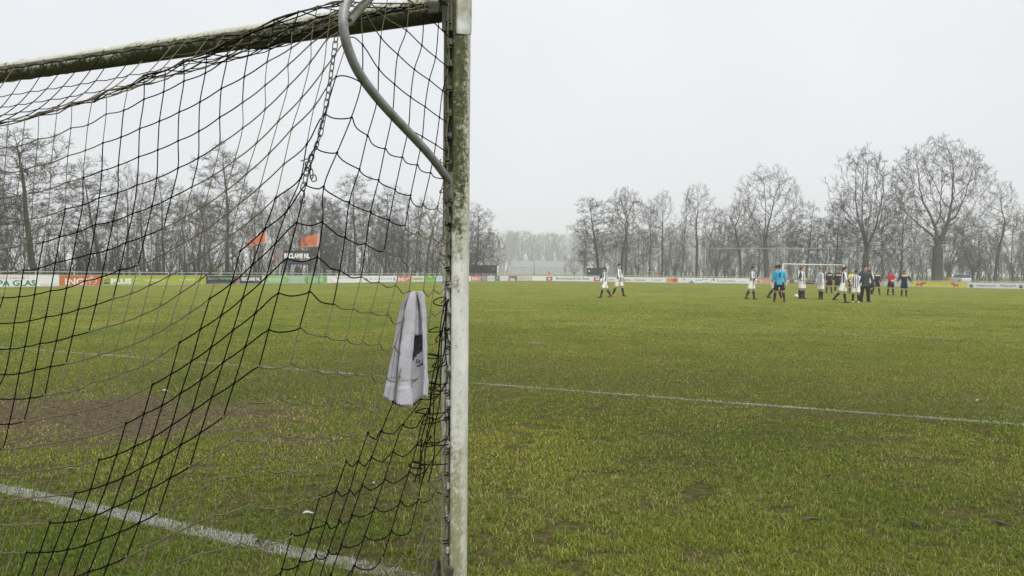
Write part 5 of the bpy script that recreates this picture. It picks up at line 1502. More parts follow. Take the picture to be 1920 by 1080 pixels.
# billboard
Yb = 80.6
bb = at_y(556, 520, Yb); bb.z = 0
bt = thing('billboard', bb, 'dark billboard on two posts with white capitals and a cut-out head', 'billboard')
def bpnt(px, py, dy=0.0): q = at_y(px, py, Yb) - bb; return Vector((q.x, dy, q.z))
a_ = bpnt(530, 496); c_ = bpnt(582.5, 470)
mb = MB(); mb.box(((a_.x + c_.x) / 2, 0, (a_.z + c_.z) / 2), (c_.x - a_.x, .06, c_.z - a_.z)); mb.build('panel', mplain((.030, .036, .046)), bt)
for px in (549, 576):
    q = bpnt(px, 497); mb = MB(); mb.tube([(q.x, .06, 0), (q.x, .06, q.z + .8)], .045, 8); mb.build('leg', M_FPOST, bt)
q0, q1 = bpnt(533, 484.5), bpnt(581, 475)
text_mesh('lettering', 'RECLAME NL', .5, mplain((.80, .80, .78)), bt, ((q0.x + q1.x) / 2, -.034, (q0.z + q1.z) / 2), (R(90), 0, 0), width=q1.x - q0.x, height=q1.z - q0.z, bold=.03)
q0, q1 = bpnt(562, 488.6), bpnt(581, 486.6)
mb = MB(); mb.box(((q0.x + q1.x) / 2, -.034, (q0.z + q1.z) / 2), (q1.x - q0.x, .006, q1.z - q0.z)); mb.build('underline', mplain((.45, .22, .06)), bt)
def cut(name, pts_, m_, y0=-.02, y1=.02):
    Q = [bpnt(px, py, y0) for px, py in pts_]; n = len(Q); mb = MB()
    mb.add(Q + [q + Vector((0, y1 - y0, 0)) for q in Q], [tuple(range(n)), tuple(range(2 * n - 1, n - 1, -1))] + [(i, i + n, (i + 1) % n + n, (i + 1) % n) for i in range(n)], 0, False); return mb.build(name, m_, bt)
M_GREYF = mat('printed_grey', (.27, .27, .27), .6, 0, .3, (3.5, .25, (.14, .14, .14)))
cut('cut_out_figure', [(517, 472), (521, 468), (526, 467), (529.9, 470), (529.9, 487), (527, 488), (524, 486), (520, 484), (516, 480)], M_GREYF)
cut('orange_stripe', [(514, 484), (518, 485), (526, 492), (523, 493), (516, 489)], mplain((.55, .16, .05)), -.026, -.021)
cut('orange_stripe', [(528, 469), (531, 470), (531.5, 476), (529.5, 479), (529, 474)], mplain((.55, .16, .05)), -.040, -.036)
# lamp post and floodlight
def pole_thing(name, px, Y, top_y, r, label, cat):
    p = at_y(px, 520, Y); t = thing(name, (p.x, Y, 0), label, cat)
    z = at_y(px, top_y, Y).z
    mb = MB(); mb.tube([(0, 0, 0), (0, 0, z * .5), (0, 0, z)], [r, r * .85, r * .6], 10); mb.build('pole', M_POLE, t)
    return t, z
t, z = pole_thing('lamp_post', 1001.5, 128, 467.5, .09, 'thin dark lamp post standing alone in the gap between the two tree groups', 'lamp post')
mb = MB(); mb.box((0, 0, z + .05), (.5, .22, .12), bevel=.03); mb.build('lamp_head', M_POLE, t)
t, z = pole_thing('floodlight_mast', 1186, 120, 379, .10, 'floodlight mast with flat lamp head rising among the bare trees', 'floodlight')
mb = MB(); mb.box((.35, -.1, z), (1.15, .45, .16), rot=Matrix.Rotation(-.12, 3, 'Y'), bevel=.03); mb.build('lamp_head', M_DARKM, t)
# sheds
def shed(x0, x1, ytop, ybot, Y, col, label, rf=.05, emblem=None):
    a = at_y(x0, ybot, Y); c = at_y(x1, ytop, Y); W = c.x - a.x; Ht = c.z
    t = thing('storage_container', ((a.x + c.x) / 2, Y, 0), label, 'container')
    m_ = mat('container_paint', col, .7, 0, .3, (1.4, .3, tuple(v * .7 for v in col)))
    mb = MB(); n = int(W / .3)
    prof_ = []
    for i in range(n * 2 + 1):
        prof_.append((-W / 2 + W * i / (n * 2), 0 if i % 2 else -.035))
    lo = [Vector((x, y, .1)) for x, y in prof_] + [Vector((W / 2, 2.4, .1)), Vector((-W / 2, 2.4, .1))]
    mb.loft([lo, [p + Vector((0, 0, Ht - .2)) for p in lo]], smooth=False); mb.build('wall', m_, t)
    mb = MB(); mb.box((0, 1.2, Ht - .05), (W + .1, 2.6, .10)); mb.build('roof', m_, t)
    for s_ in (-.5, .5):
        mb = MB(); mb.box((W * s_, -.03, Ht * .5), (.14, .12, Ht - .12)); mb.build('corner_post', m_, t)
    if emblem:
        e = at_y(emblem[0], emblem[1], Y)
        mb = MB(); x = e.x - (a.x + c.x) / 2
        mb.box((x, -.045, e.z), (.34, .01, .32)); mb.build('emblem', mplain(emblem[2]), t)
    return t
shed(836, 931, 497, 517, 132, (.025, .030, .026), 'dark green container between the goal post and the hazy gap', emblem=(925.5, 504, (.30, .27, .14)))
shed(1102, 1137, 502.5, 517, 130, (.050, .060, .056), 'dark grey container under the trees behind the left-walking player', emblem=(1104.5, 508, (.60, .62, .60)))
# small orange markers
def marker(px, Y, y0, y1, label):
    p = at_y(px, 520, Y); t = thing('corner_flag', (p.x, Y, 0), label, 'corner flag')
    z0, z1 = at_y(px, y1, Y).z, at_y(px, y0, Y).z
    mb = MB(); mb.tube([(0, 0, 0), (0, 0, z1 + .02)], .02, 6); mb.build('pole', M_POLE, t)
    mb = MB(); w = .36
    q = [(0, z1), (w * .6, z1 - .08), (w, lerp(z0, z1, .35)), (w * .6, z0), (0, z0)]
    mb.add([(x, .0, z) for x, z in q] + [(x, .012, z) for x, z in q], [(0, 1, 2, 3, 4), (9, 8, 7, 6, 5)] + [(i, i + 5, (i + 1) % 5 + 5, (i + 1) % 5) for i in range(5)], 0, False); mb.build('cloth', M_FLAG, t)
marker(1027.5, 118, 508.5, 515.5, 'small orange flag just above the first red emblem of the long white board')
marker(1229, 113, 510, 515.5, 'small orange flag against a slim tree trunk among the right group')
# yellow bin and a pale car far behind on the right
p = at_y(1779.5, 525, 104)
t = thing('yellow_bin', (p.x, 104, 0), 'small yellow bin beyond the yellow board, right of the big tree trunk', 'bin')
mb = MB(); mb.loft([ring((0, 0, z), w, w, 4) for z, w in ((.3, .26), (1.0, .34))], smooth=False); mb.build('bin_body', mplain((.56, .44, .08)), t)
mb = MB(); mb.box((0, 0, 1.04), (.54, .54, .07), bevel=.02); mb.build('lid', mplain((.50, .38, .07)), t)
mb = MB(); mb.tube([(0, 0, 0), (0, 0, .32)], .06, 8); mb.build('stand', M_POLE, t)
p = at_y(1800, 525, 118)
t = thing('parked_car', (p.x, 118, 0), 'pale parked car glimpsed beyond the right boards beside the yellow bin', 'car', None, R(90))
M_CAR = mat('white_car_paint', (.60, .62, .64), .3, 0, .5); M_GLS = mat('car_glass', (.04, .05, .06), .1); M_TYRE = mat('tyre', (.02, .02, .02), .8)
mb = MB()
bodyp = [(-2.0, .35, .78), (-1.95, .3, .92), (-1.2, .28, .96), (1.0, .28, .98), (1.75, .3, .86), (2.0, .35, .68)]
mb.loft([[Vector((x, s_ * .84, z)) for s_, z in ((-1, z0), (1, z0), (1, z1 * .85), (.92, z1), (-.92, z1), (-1, z1 * .85))] for x, z0, z1 in bodyp], smooth=False); mb.build('body', M_CAR, t)
mb = MB(); mb.loft([[Vector((x, s_ * w, z)) for s_, z in ((-1, .95), (1, .95), (.85, zt), (-.85, zt))] for x, w, zt in ((-1.6, .72, 1.0), (-1.1, .74, 1.40), (.2, .74, 1.44), (.95, .72, 1.0))], smooth=False); mb.build('window', M_GLS, t)
mb = MB(); mb.box((-.45, 0, 1.445), (1.4, 1.2, .05), bevel=.02); mb.build('roof', M_CAR, t)
for x in (-1.3, 1.25):
    for s_ in (-.82, .82):
        mb = MB(); mb.tube([(x, s_ - .1, .31), (x, s_ + .1, .31)], .31, 16); mb.build('wheel', M_TYRE, t)
# far farmhouses in the haze
M_FARW = mat('farm_wall', (.27, .275, .28), .8); M_FARR = mat('farm_roof', (.20, .205, .22), .8); M_WIN = mat('farm_window', (.16, .165, .18), .2)
def farm(x0, x1, yr, ye, Y, label, hip=.0):
    a = at_y(x0, ye, Y); c = at_y(x1, yr, Y); W = c.x - a.x; ze = a.z; zr = c.z; dp = 9.0
    t = thing('farmhouse', ((a.x + c.x) / 2, Y, 0), label, 'farmhouse')
    mb = MB(); mb.box((0, dp / 2, ze / 2), (W, dp, ze)); w_ = mb.build('wall', M_FARW, t)
    mb = MB(); h = W / 2 + .3
    mb.add([(-h, -.4, ze), (h, -.4, ze), (h, dp + .4, ze), (-h, dp + .4, ze), (-h + hip, dp / 2, zr), (h - hip, dp / 2, zr)], [(0, 1, 5, 4), (2, 3, 4, 5), (1, 2, 5), (3, 0, 4), (3, 2, 1, 0)], 0, False); r_ = mb.build('roof', M_FARR, t)
    mb = MB(); mb.box((W * .25, dp / 2, zr + .3), (.7, .7, 1.2)); mb.build('chimney', M_FARW, r_)
    n = max(2, int(W / 5))
    for i in range(n):
        mb = MB(); mb.box((-W / 2 + W * (i + .5) / n, -.02, ze * .5), (1.3, .08, 1.2)); mb.build('window', M_WIN, t)
farm(958, 1066, 489.5, 501, 560, 'long low farm building with grey roof lost in haze in the central gap', .8)
farm(1062, 1092, 490, 503, 540, 'hazy house with pointed roof left of the dark grey container', 4.0)
farm(1250, 1325, 489, 502, 560, 'hazy farm building half hidden behind the right group of trees', 3.0)
# ================================================================== BARE WINTER TREES
def bark(name, c1, c2, c3):
    m, g = new_mat(name, .9, .2)
    tc = g.n('ShaderNodeTexCoord'); mp = g.n('ShaderNodeMapping'); mp.inputs['Scale'].default_value = (6, 6, 1.2); g.l(tc.outputs['Object'], mp.inputs['Vector'])
    n_ = g.noise(mp.outputs[0], 2.0, 6, .7); n2 = g.noise(tc.outputs['Object'], .7, 3)
    col = g.mix(g.map(n2, .45, .62), g.ramp(n_, [(.35, c1), (.65, c2)]), c3)
    g.l(col, g.b.inputs['Base Color'])
    bp = g.n('ShaderNodeBump'); bp.inputs['Strength'].default_value = .7; bp.inputs['Distance'].default_value = .03; g.l(n_, bp.inputs['Height']); g.l(bp.outputs[0], g.b.inputs['Normal'])
    return m
M_BARK = bark('mossy_bark', (.045, .042, .030), (.10, .095, .075), (.085, .090, .045))
M_BARKD = bark('dark_bark', (.030, .028, .023), (.070, .066, .056), (.060, .062, .035))
M_TWIG = mat('bare_twigs', (.085, .072, .062), .9, 0, .15, (.5, .25, (.12, .10, .085)))
M_TWIGD = mat('dark_alder_twigs', (.060, .050, .046), .9, 0, .15)
M_CONE = mat('alder_cones', (.030, .024, .020), .9, 0, .1)
class Tubes:
    def __init__(self): self.V = []; self.F = []; self.n = 0
    def add(self, P, Rr, sides):
        P = np.asarray(P); K = len(P)
        T = np.gradient(P, axis=0); T /= np.linalg.norm(T, axis=1)[:, None] + 1e-9
        ref = np.array([0.31, .95, .05]) if abs(T[0, 2]) > .6 else np.array([0., 0, 1.])
        X = np.cross(T, ref); X /= np.linalg.norm(X, axis=1)[:, None] + 1e-9
        Yv = np.cross(X, T)
        a = np.arange(sides) * 2 * np.pi / sides
        ringv = P[:, None, :] + (X[:, None, :] * np.cos(a)[None, :, None] + Yv[:, None, :] * np.sin(a)[None, :, None]) * np.asarray(Rr)[:, None, None]
        self.V.append(ringv.reshape(-1, 3))
        i = np.arange(K - 1)[:, None] * sides; j = np.arange(sides)[None, :]; j2 = (j + 1) % sides
        f = np.stack([i + j, i + j2, i + sides + j2, i + sides + j], -1).reshape(-1, 4) + self.n
        self.F.append(f); self.n += K * sides
    def mesh(self, name, m, extra=None):
        V = np.concatenate(self.V); F = np.concatenate(self.F)
        mi = None; mats = [m]
        flat = F.ravel(); ls = np.arange(len(F)) * 4
        if extra is not None:
            EV, EF, em = extra
            flat = np.concatenate([flat, (EF + len(V)).ravel()]); ls2 = len(F) * 4 + np.arange(len(EF)) * 3
            ls = np.concatenate([ls, ls2]); V = np.concatenate([V, EV]); mats.append(em)
            mi = np.concatenate([np.zeros(len(F), int), np.ones(len(EF), int)])
        return np_mesh(name, V, flat, ls, None, mats, True, mi)
def unit(v): return v / (np.linalg.norm(v) + 1e-9)
def grow(rg, p, d, L, r0, r1, nseg, wob, trop):
    pts = [p]; d = unit(d)
    for i in range(nseg):
        d = unit(d + rg.randn(3) * wob + np.array([0, 0, trop]))
        pts.append(pts[-1] + d * L / nseg)
    return np.array(pts), np.linspace(r0, r1, nseg + 1)
def perp_dir(rg, t, ang):
    q = rg.randn(3); q -= t * q.dot(t); q = unit(q)
    return unit(t * math.cos(ang) + q * math.sin(ang))
def make_tree(seed, H, kind):
    """returns (trunk Tubes, crown Tubes, cones) for a bare tree of height H metres"""
    rg = np.random.RandomState(seed); tr, cr = Tubes(), Tubes(); tips = []
    P = dict(
        spreading=dict(trunk=.30, r=.50, limbs=13, la=(.10, 1.0), ll=.60, sub=(8, 7, 5), up=.03, wob=.12, fine=1.0),
        upright=dict(trunk=.40, r=.24, limbs=11, la=(.08, .75), ll=.46, sub=(7, 6, 4), up=.03, wob=.11, fine=1.0),
        alder=dict(trunk=.95, r=.20, limbs=34, la=(.6, 1.15), ll=.25, sub=(6, 5, 4), up=.03, wob=.13, fine=.9),
        broom=dict(trunk=.22, r=.18, limbs=10, la=(.08, .65), ll=.62, sub=(7, 6, 3), up=.03, wob=.10, fine=.85),
        poplar=dict(trunk=.95, r=.34, limbs=44, la=(.28, .55), ll=.30, sub=(6, 6, 0), up=.06, wob=.06, fine=1.9),
        sapling=dict(trunk=.95, r=.075, limbs=22, la=(.4, .85), ll=.24, sub=(5, 4, 0), up=.05, wob=.11, fine=.9),
        brush=dict(trunk=.0, r=.035, limbs=13, la=(.1, .6), ll=.95, sub=(6, 4, 0), up=.05, wob=.13, fine=.9),
    )[kind]
    r = P['r'] * H / 16 if kind not in ('sapling', 'brush') else P['r']
    def finish(p, d, L, rad, lev):
        """recursive side branches"""
        n = P['sub'][lev] if lev < 3 else 0
        if n == 0:
            return
        for k in range(n):
            t = .22 + .78 * (k + rg.rand()) / n
            i = min(int(t * (len(p) - 1)), len(p) - 2); f = t * (len(p) - 1) - i
            q = p[i] * (1 - f) + p[i + 1] * f; td = unit(p[i + 1] - p[i])
            ang = rg.uniform(.42, .95) if kind != 'poplar' else rg.uniform(.3, .6)
            d2 = perp_dir(rg, td, ang)
            d2 = unit(d2 + np.array([0, 0, .16]))
            L2 = L * rg.uniform(.26, .50) * (1.12 - .42 * t)
            if lev == 0: r_ = max(.010, rad * .42); ns, sd = 5, 4
            elif lev == 1: r_ = max(.0075, rad * .45); ns, sd = 3, 3
            else: r_ = .0058; ns, sd = 2, 3
            r_ *= P['fine'] if lev else 1
            L2 = max(L2, (.9, .5, .28)[lev] if kind not in ('sapling', 'brush') else .25)
            pp, rr = grow(rg, q, d2, L2, r_, r_ * .45, ns, P['wob'] * 1.4, P['up'] * .8)
            cr.add(pp, rr, sd)
            if lev >= 1: tips.append(pp[-1])
            finish(pp, d2, L2, r_, lev + 1)
    if kind == 'brush':
        base = []
        for k in range(P['limbs']):
            b0 = np.array([rg.uniform(-.8, .8), rg.uniform(-.5, .5), 0.])
            pp, rr = grow(rg, b0, perp_dir(rg, np.array([0, 0, 1.]), rg.uniform(0, .4)), H * rg.uniform(.55, 1.0), P['r'] * rg.uniform(.5, 1), .008, 7, P['wob'] * .7, P['up'])
            (tr if k < 4 else cr).add(pp, rr, 5)
            finish(pp, None, H * .45, .03, 0)
    else:
        th = H * P['trunk']
        tp, trr = grow(rg, np.zeros(3), np.array([rg.uniform(-.08, .08), rg.uniform(-.05, .05), 1]), th, r, r * (.72 if P['trunk'] < .6 else .12), 10, .035, .02)
        trr[0] *= 1.35; trr[1] *= 1.06
        tr.add(tp, trr, 12 if r > .15 else 7)
        if P['trunk'] < .6:
            for k in range(P['limbs']):
                t = rg.uniform(.62, 1.0) if k > 3 else 1.0
                i = min(int(t * 10), 9); q = tp[i + 1] if t == 1.0 else tp[i]
                az = 2 * math.pi * (k * .382 + rg.rand() * .2)
                an = lerp(P['la'][0], P['la'][1], (k + .5) / P['limbs']) * rg.uniform(.75, 1.15)
                d = np.array([math.cos(az) * math.sin(an), math.sin(az) * math.sin(an), math.cos(an)])
                aw, az_, zc = {'spreading': (.36, .40, .60), 'upright': (.25, .40, .60), 'broom': (.30, .46, .54)}[kind]
                aw *= H; az_ *= H; zc *= H
                # length at which the limb meets the crown's outline
                A = (d[0] ** 2 + d[1] ** 2) / aw ** 2 + d[2] ** 2 / az_ ** 2; Bq = (q[0] * d[0] + q[1] * d[1]) / aw ** 2 + (q[2] - zc) * d[2] / az_ ** 2
                Cq = (q[0] ** 2 + q[1] ** 2) / aw ** 2 + (q[2] - zc) ** 2 / az_ ** 2 - 1
                disc = Bq * Bq - A * Cq
                L = ((-Bq + math.sqrt(max(disc, 0))) / A) * rg.uniform(.84, .97)
                rl = r * rg.uniform(.30, .48)
                pp, rr = grow(rg, q, d, L, rl, .014, 9, P['wob'] * .62, P['up'])
                (tr if k < 3 else cr).add(pp, rr, 7)
                # secondary limbs forking off the main one
                for j in range(7):
                    tt = rg.uniform(.2, .85); ii = int(tt * 8)
                    dd = perp_dir(rg, unit(pp[ii + 1] - pp[ii]), rg.uniform(.3, .65)); dd = unit(dd + np.array([0, 0, .12]))
                    LL = L * rg.uniform(.28, .50) * (1.1 - .5 * tt)
                    p2, r2 = grow(rg, pp[ii], dd, LL, rl * (1 - tt) * .62 + .012, .010, 6, P['wob'] * .8, P['up'])
                    cr.add(p2, r2, 5); finish(p2, dd, LL, .03, 0)
                finish(pp, d, L * .50, .04, 0)
        else:
            lo = {'alder': .22, 'poplar': .12, 'sapling': .25}[kind]
            for k in range(P['limbs']):
                t = lo + (1 - lo) * (k + rg.rand()) / P['limbs']
                i = min(int(t * 10), 9); f = t * 10 - i; q = tp[i] * (1 - f) + tp[i + 1] * f
                az = rg.uniform(0, 2 * math.pi); an = rg.uniform(*P['la'])
                d = np.array([math.cos(az) * math.sin(an), math.sin(az) * math.sin(an), math.cos(an)])
                shape = (math.sin(math.pi * min(1, (t - lo) / (1 - lo) * .80 + .16)) ** .7)
                L = H * P['ll'] * shape * rg.uniform(.7, 1.15)
                rl = max(.012, r * .30 * (1.05 - t))
                pp, rr = grow(rg, q, d, L, rl, .009, 6, P['wob'], P['up'] * 1.5)
                cr.add(pp, rr, 5); finish(pp, d, L * .9, rl * .8, 0)
    cones = None
    if kind == 'alder':
        T = np.array(tips); sel = T[rg.rand(len(T)) < .30]
        n = len(sel); nk = 3
        c = np.repeat(sel, nk, 0) + rg.randn(n * nk, 3) * .10
        s_ = rg.uniform(.016, .032, (n * nk, 1, 1))
        tet = np.array([[1, 1, 1], [1, -1, -1], [-1, 1, -1], [-1, -1, 1]]) * .7
        EV = (c[:, None, :] + tet[None] * s_).reshape(-1, 3)
        EF = (np.array([[0, 1, 2], [0, 3, 1], [0, 2, 3], [1, 3, 2]])[None] + np.arange(n * nk)[:, None, None] * 4).reshape(-1, 3)
        cones = (EV, EF, M_CONE)
    return tr, cr, cones
CROWN = dict(   # half width, crown base, fork height, leader height, attractors, step, twigs per node, clump, surface weight
    spreading=dict(hw=.345, cb=.20, fork=.25, lead=0, na=1900, step=.42, tw=2, clump=0, r=1.0, mid=.60),
    open=dict(hw=.30, cb=.24, fork=.33, lead=.0, na=800, step=.42, tw=2, clump=0, r=.8, mid=.60),
    dome=dict(hw=.205, cb=.16, fork=.24, lead=.0, na=2000, step=.40, tw=2, clump=.6, r=.8, mid=.52),
    upright=dict(hw=.185, cb=.30, fork=.36, lead=.62, na=560, step=.40, tw=2, clump=0, r=.75, mid=.62),
    alder=dict(hw=.20, cb=.20, fork=.26, lead=.94, na=900, step=.38, tw=3, clump=.55, r=.75, mid=.50),
    broom=dict(hw=.27, cb=.16, fork=.14, lead=.0, na=620, step=.36, tw=2, clump=0, r=.8, mid=.58))
def colonise(seed, H, kind):
    P = CROWN[kind]; rg = np.random.RandomState(seed)
    hw, cb, mid = P['hw'] * H, P['cb'] * H, P['mid'] * H
    def inside(p):
        z = p[:, 2]; up_ = (H - mid); dn = mid - cb
        k = np.where(z > mid, (z - mid) / up_, (mid - z) / dn)
        return (p[:, 0] ** 2 + p[:, 1] ** 2) / hw ** 2 + np.abs(k) ** 2.1
    A = []
    while sum(map(len, A)) < P['na']:
        if P['clump']:
            c = (rg.rand(1, 3) * 2 - 1) * [hw, hw, 1]; c[:, 2] = cb + (H - cb) * rg.rand()
            if inside(c)[0] > .96 or rg.rand() > .35 + inside(c)[0]: continue
            q = c + rg.randn(9, 3) * [P['clump'] * 1.3, P['clump'] * 1.3, P['clump'] * .55]
        else:
            q = (rg.rand(60, 3) * 2 - 1) * [hw, hw, 1]; q[:, 2] = cb + (H - cb) * (q[:, 2] * .5 + .5)
            e = inside(q); q = q[(e < 1) & (rg.rand(len(q)) < .25 + .75 * e)]
        A.append(q)
    A = np.concatenate(A)
    # irregular outline: knock out a few bites and stretch a few lobes
    for _ in range(7):
        d = unit(rg.randn(3) * [1, 1, .6]); c = np.array([0, 0, mid]) + d * [hw, hw, (H - mid)]
        A = A[np.linalg.norm(A - c, axis=1) > rg.uniform(.10, .28) * hw * 2]
    nodes = [np.array([0., 0, 0])]; par = [-1]
    st = P['step']; d = np.array([rg.uniform(-.06, .06), rg.uniform(-.06, .06), 1.])
    topz = max(P['fork'], P['lead']) * H
    while nodes[-1][2] < topz:
        d = unit(d + rg.randn(3) * .028 + [0, 0, .05]); nodes.append(nodes[-1] + d * st); par.append(len(nodes) - 2)
    if not P['lead']:
        base = len(nodes) - 1; nst = {'spreading': 7, 'open': 6, 'broom': 7, 'dome': 6}[kind]
        for k in range(nst):
            az = 2 * math.pi * (k / nst + rg.uniform(-.05, .05)); an = (rg.uniform(.12, .62) if kind != 'dome' else rg.uniform(.08, .30)) if k else .06
            d = np.array([math.cos(az) * math.sin(an), math.sin(az) * math.sin(an), math.cos(an)]); prev = base - (k % 3) * (1 if base > 3 else 0)
            for j in range(int(rg.uniform(.10, .20) * H / st)):
                d = unit(d + rg.randn(3) * .06 + [0, 0, .05]); nodes.append(nodes[prev] + d * st); par.append(prev); prev = len(nodes) - 1
    Nn = np.array(nodes)
    elig = Nn[:, 2] > min(P['fork'], .9) * H * .92
    DI = np.linalg.norm(A[:, None] - Nn[None], axis=2); DI[:, ~elig] = 1e9
    near = DI.argmin(1); dist = DI.min(1)
    alive = np.ones(len(A), bool); kill = st * 1.5; infl = H
    nodes = list(Nn)
    for it in range(130):
        idx = np.where(alive & (dist < infl))[0]
        if len(idx) == 0: break
        grp = near[idx]; order = np.argsort(grp); idx = idx[order]; grp = grp[order]
        u, s0_ = np.unique(grp, return_index=True); new = []
        for gi, (n0, s_) in enumerate(zip(u, s0_)):
            e = s0_[gi + 1] if gi + 1 < len(s0_) else len(idx)
            v = A[idx[s_:e]] - nodes[n0]; v = v / (np.linalg.norm(v, axis=1)[:, None] + 1e-6)
            dd = unit(v.mean(0) + rg.randn(3) * .11 + [0, 0, .12])
            pp_ = nodes[n0] - (nodes[par[n0]] if par[n0] >= 0 else nodes[n0] - np.array([0, 0, st]))
            dd = unit(dd + unit(pp_) * .62)
            nodes.append(nodes[n0] + dd * st); par.append(n0); new.append(len(nodes) - 1)
        Nw = np.array([nodes[i] for i in new])
        DD = np.linalg.norm(A[:, None] - Nw[None], axis=2); m_ = DD.argmin(1); dm = DD.min(1)
        better = dm < dist; near[better] = np.array(new)[m_[better]]; dist[better] = dm[better]
        alive &= dist > kill
    nodes = np.array(nodes); n = len(nodes)
    ch = [[] for _ in range(n)]
    for i in range(1, n): ch[par[i]].append(i)
    e = 2.35; rad = np.zeros(n); rt_ = .0135
    for i in range(n - 1, -1, -1):
        rad[i] = rt_ if not ch[i] else (sum(rad[c] ** e for c in ch[i])) ** (1 / e)
    rmax = {'spreading': .56, 'open': .36, 'dome': .40, 'upright': .24, 'alder': .22, 'broom': .26}[kind] * H / 17
    # rescale the thick end so the trunk has its real girth and twigs stay thin
    k_ = math.log(rmax / rt_) / math.log(max(rad[0], rt_ * 1.5) / rt_)
    rad = rt_ * (rad / rt_) ** k_
    fork_z = nodes[:, 2] > P['fork'] * H * 1.04
    rad[fork_z] = np.maximum(rt_ * .9, rad[fork_z] * (.74 if not P['lead'] else .85))
    rad[0] *= 1.35; rad[1] *= 1.1
    tr, cr = Tubes(), Tubes()
    ends = []
    stack = [(0, None)]
    while stack:
        i, frm = stack.pop()
        pts = [nodes[frm]] if frm is not None else []; rr = [min(rad[frm], rad[i] * 1.15)] if frm is not None else []
        j = i
        while True:
            pts.append(nodes[j]); rr.append(rad[j])
            if not ch[j]: ends.append(j); break
            c = sorted(ch[j], key=lambda q: -rad[q])
            for q in c[1:]: stack.append((q, j))
            j = c[0]
        if len(pts) < 2: continue
        rm = max(rr)
        (tr if frm is None else cr).add(pts, rr, 12 if rm > .15 else (6 if rm > .05 else (4 if rm > .025 else 3)))
    tips = []
    thin = [i for i in range(1, n) if rad[i] < rt_ * 3.2]
    for i in thin:
        t0 = unit(nodes[i] - nodes[par[i]])
        for _ in range(P['tw'] if ch[i] else P['tw'] + 2):
            d = unit(perp_dir(rg, t0, rg.uniform(.25, 1.0)) + [0, 0, .18]); L = rg.uniform(.35, .95) * (.8 if kind == 'alder' else 1)
            pp, rr = grow(rg, nodes[i], d, L, .0110, .0060, 3, .13, .07); cr.add(pp, rr, 3); tips.append(pp[-1])
            for _2 in range(3):
                k = rg.randint(1, 3); d2 = perp_dir(rg, unit(pp[k + 1] - pp[k]), rg.uniform(.35, .8))
                p2, r2 = grow(rg, pp[k], d2, L * rg.uniform(.35, .6), .0085, .0050, 2, .13, .05); cr.add(p2, r2, 3); tips.append(p2[-1])
    cones = None
    if kind == 'alder':
        T = np.array(tips); sel = T[rg.rand(len(T)) < .28]; m2 = len(sel); nk = 2
        c = np.repeat(sel, nk, 0) + rg.randn(m2 * nk, 3) * .09
        s_ = rg.uniform(.016, .030, (m2 * nk, 1, 1))
        tet = np.array([[1, 1, 1], [1, -1, -1], [-1, 1, -1], [-1, -1, 1]]) * .7
        EV = (c[:, None, :] + tet[None] * s_).reshape(-1, 3)
        EF = (np.array([[0, 1, 2], [0, 3, 1], [0, 2, 3], [1, 3, 2]])[None] + np.arange(m2 * nk)[:, None, None] * 4).reshape(-1, 3)
        cones = (EV, EF, M_CONE)
    return tr, cr, cones, float(np.array(tips)[:, 2].max())
def proto(kind, seed, H, name):
    """trunk and crown meshes of one specimen, shared by the copies of its kind; third value: true height"""
    top_ = H
    if kind in CROWN: tr, cr, cones, top_ = colonise(seed, H, kind)
    else:
        tr, cr, cones = make_tree(seed, H, kind)
        top_ = float(np.concatenate(cr.V)[:, 2].max())
    dark = kind in ('alder', 'brush', 'dome')
    return (tr.mesh(name + '_trunk', M_BARKD if kind in ('alder', 'brush') else M_BARK), cr.mesh(name + '_crown', M_TWIGD if dark else M_TWIG, cones), top_)
KINDS = {'spreading': [(1, 18)], 'open': [(5, 15)], 'dome': [(7, 17)], 'upright': [(11, 15), (12, 15), (13, 15)], 'alder': [(21, 15), (22, 15), (23, 15)], 'broom': [(31, 13), (32, 13)], 'poplar': [(41, 20), (42, 20)], 'sapling': [(51, 8), (52, 8), (53, 8)], 'brush': [(61, 4), (62, 4)]}
PM = {k: [proto(k, s_, h_, k) for s_, h_ in v] for k, v in KINDS.items()}
def tree(kind, var, px, Y, top_y, label, group=None, name='bare_tree', rot=None, wide=1.0, lean=0.0, cat='tree'):
    tm, cm_, H = PM[kind][var % len(PM[kind])]
    p = at_y(px, 515, Y); h = at_y(px, top_y, Y).z
    t = thing(name, (p.x, Y, 0), label, cat, group)
    k = h / H
    t.scale = (k * wide, k * wide, k); t.rotation_euler = (0, R(lean), R(rot if rot is not None else (px * 37 + var * 91) % 360))
    if lean: t.rotation_euler = (Matrix.Rotation(R(lean), 3, 'Y') @ Matrix.Rotation(t.rotation_euler.z, 3, 'Z')).to_euler()
    link_mesh('trunk', tm, t); link_mesh('crown', cm_, t)
    return t
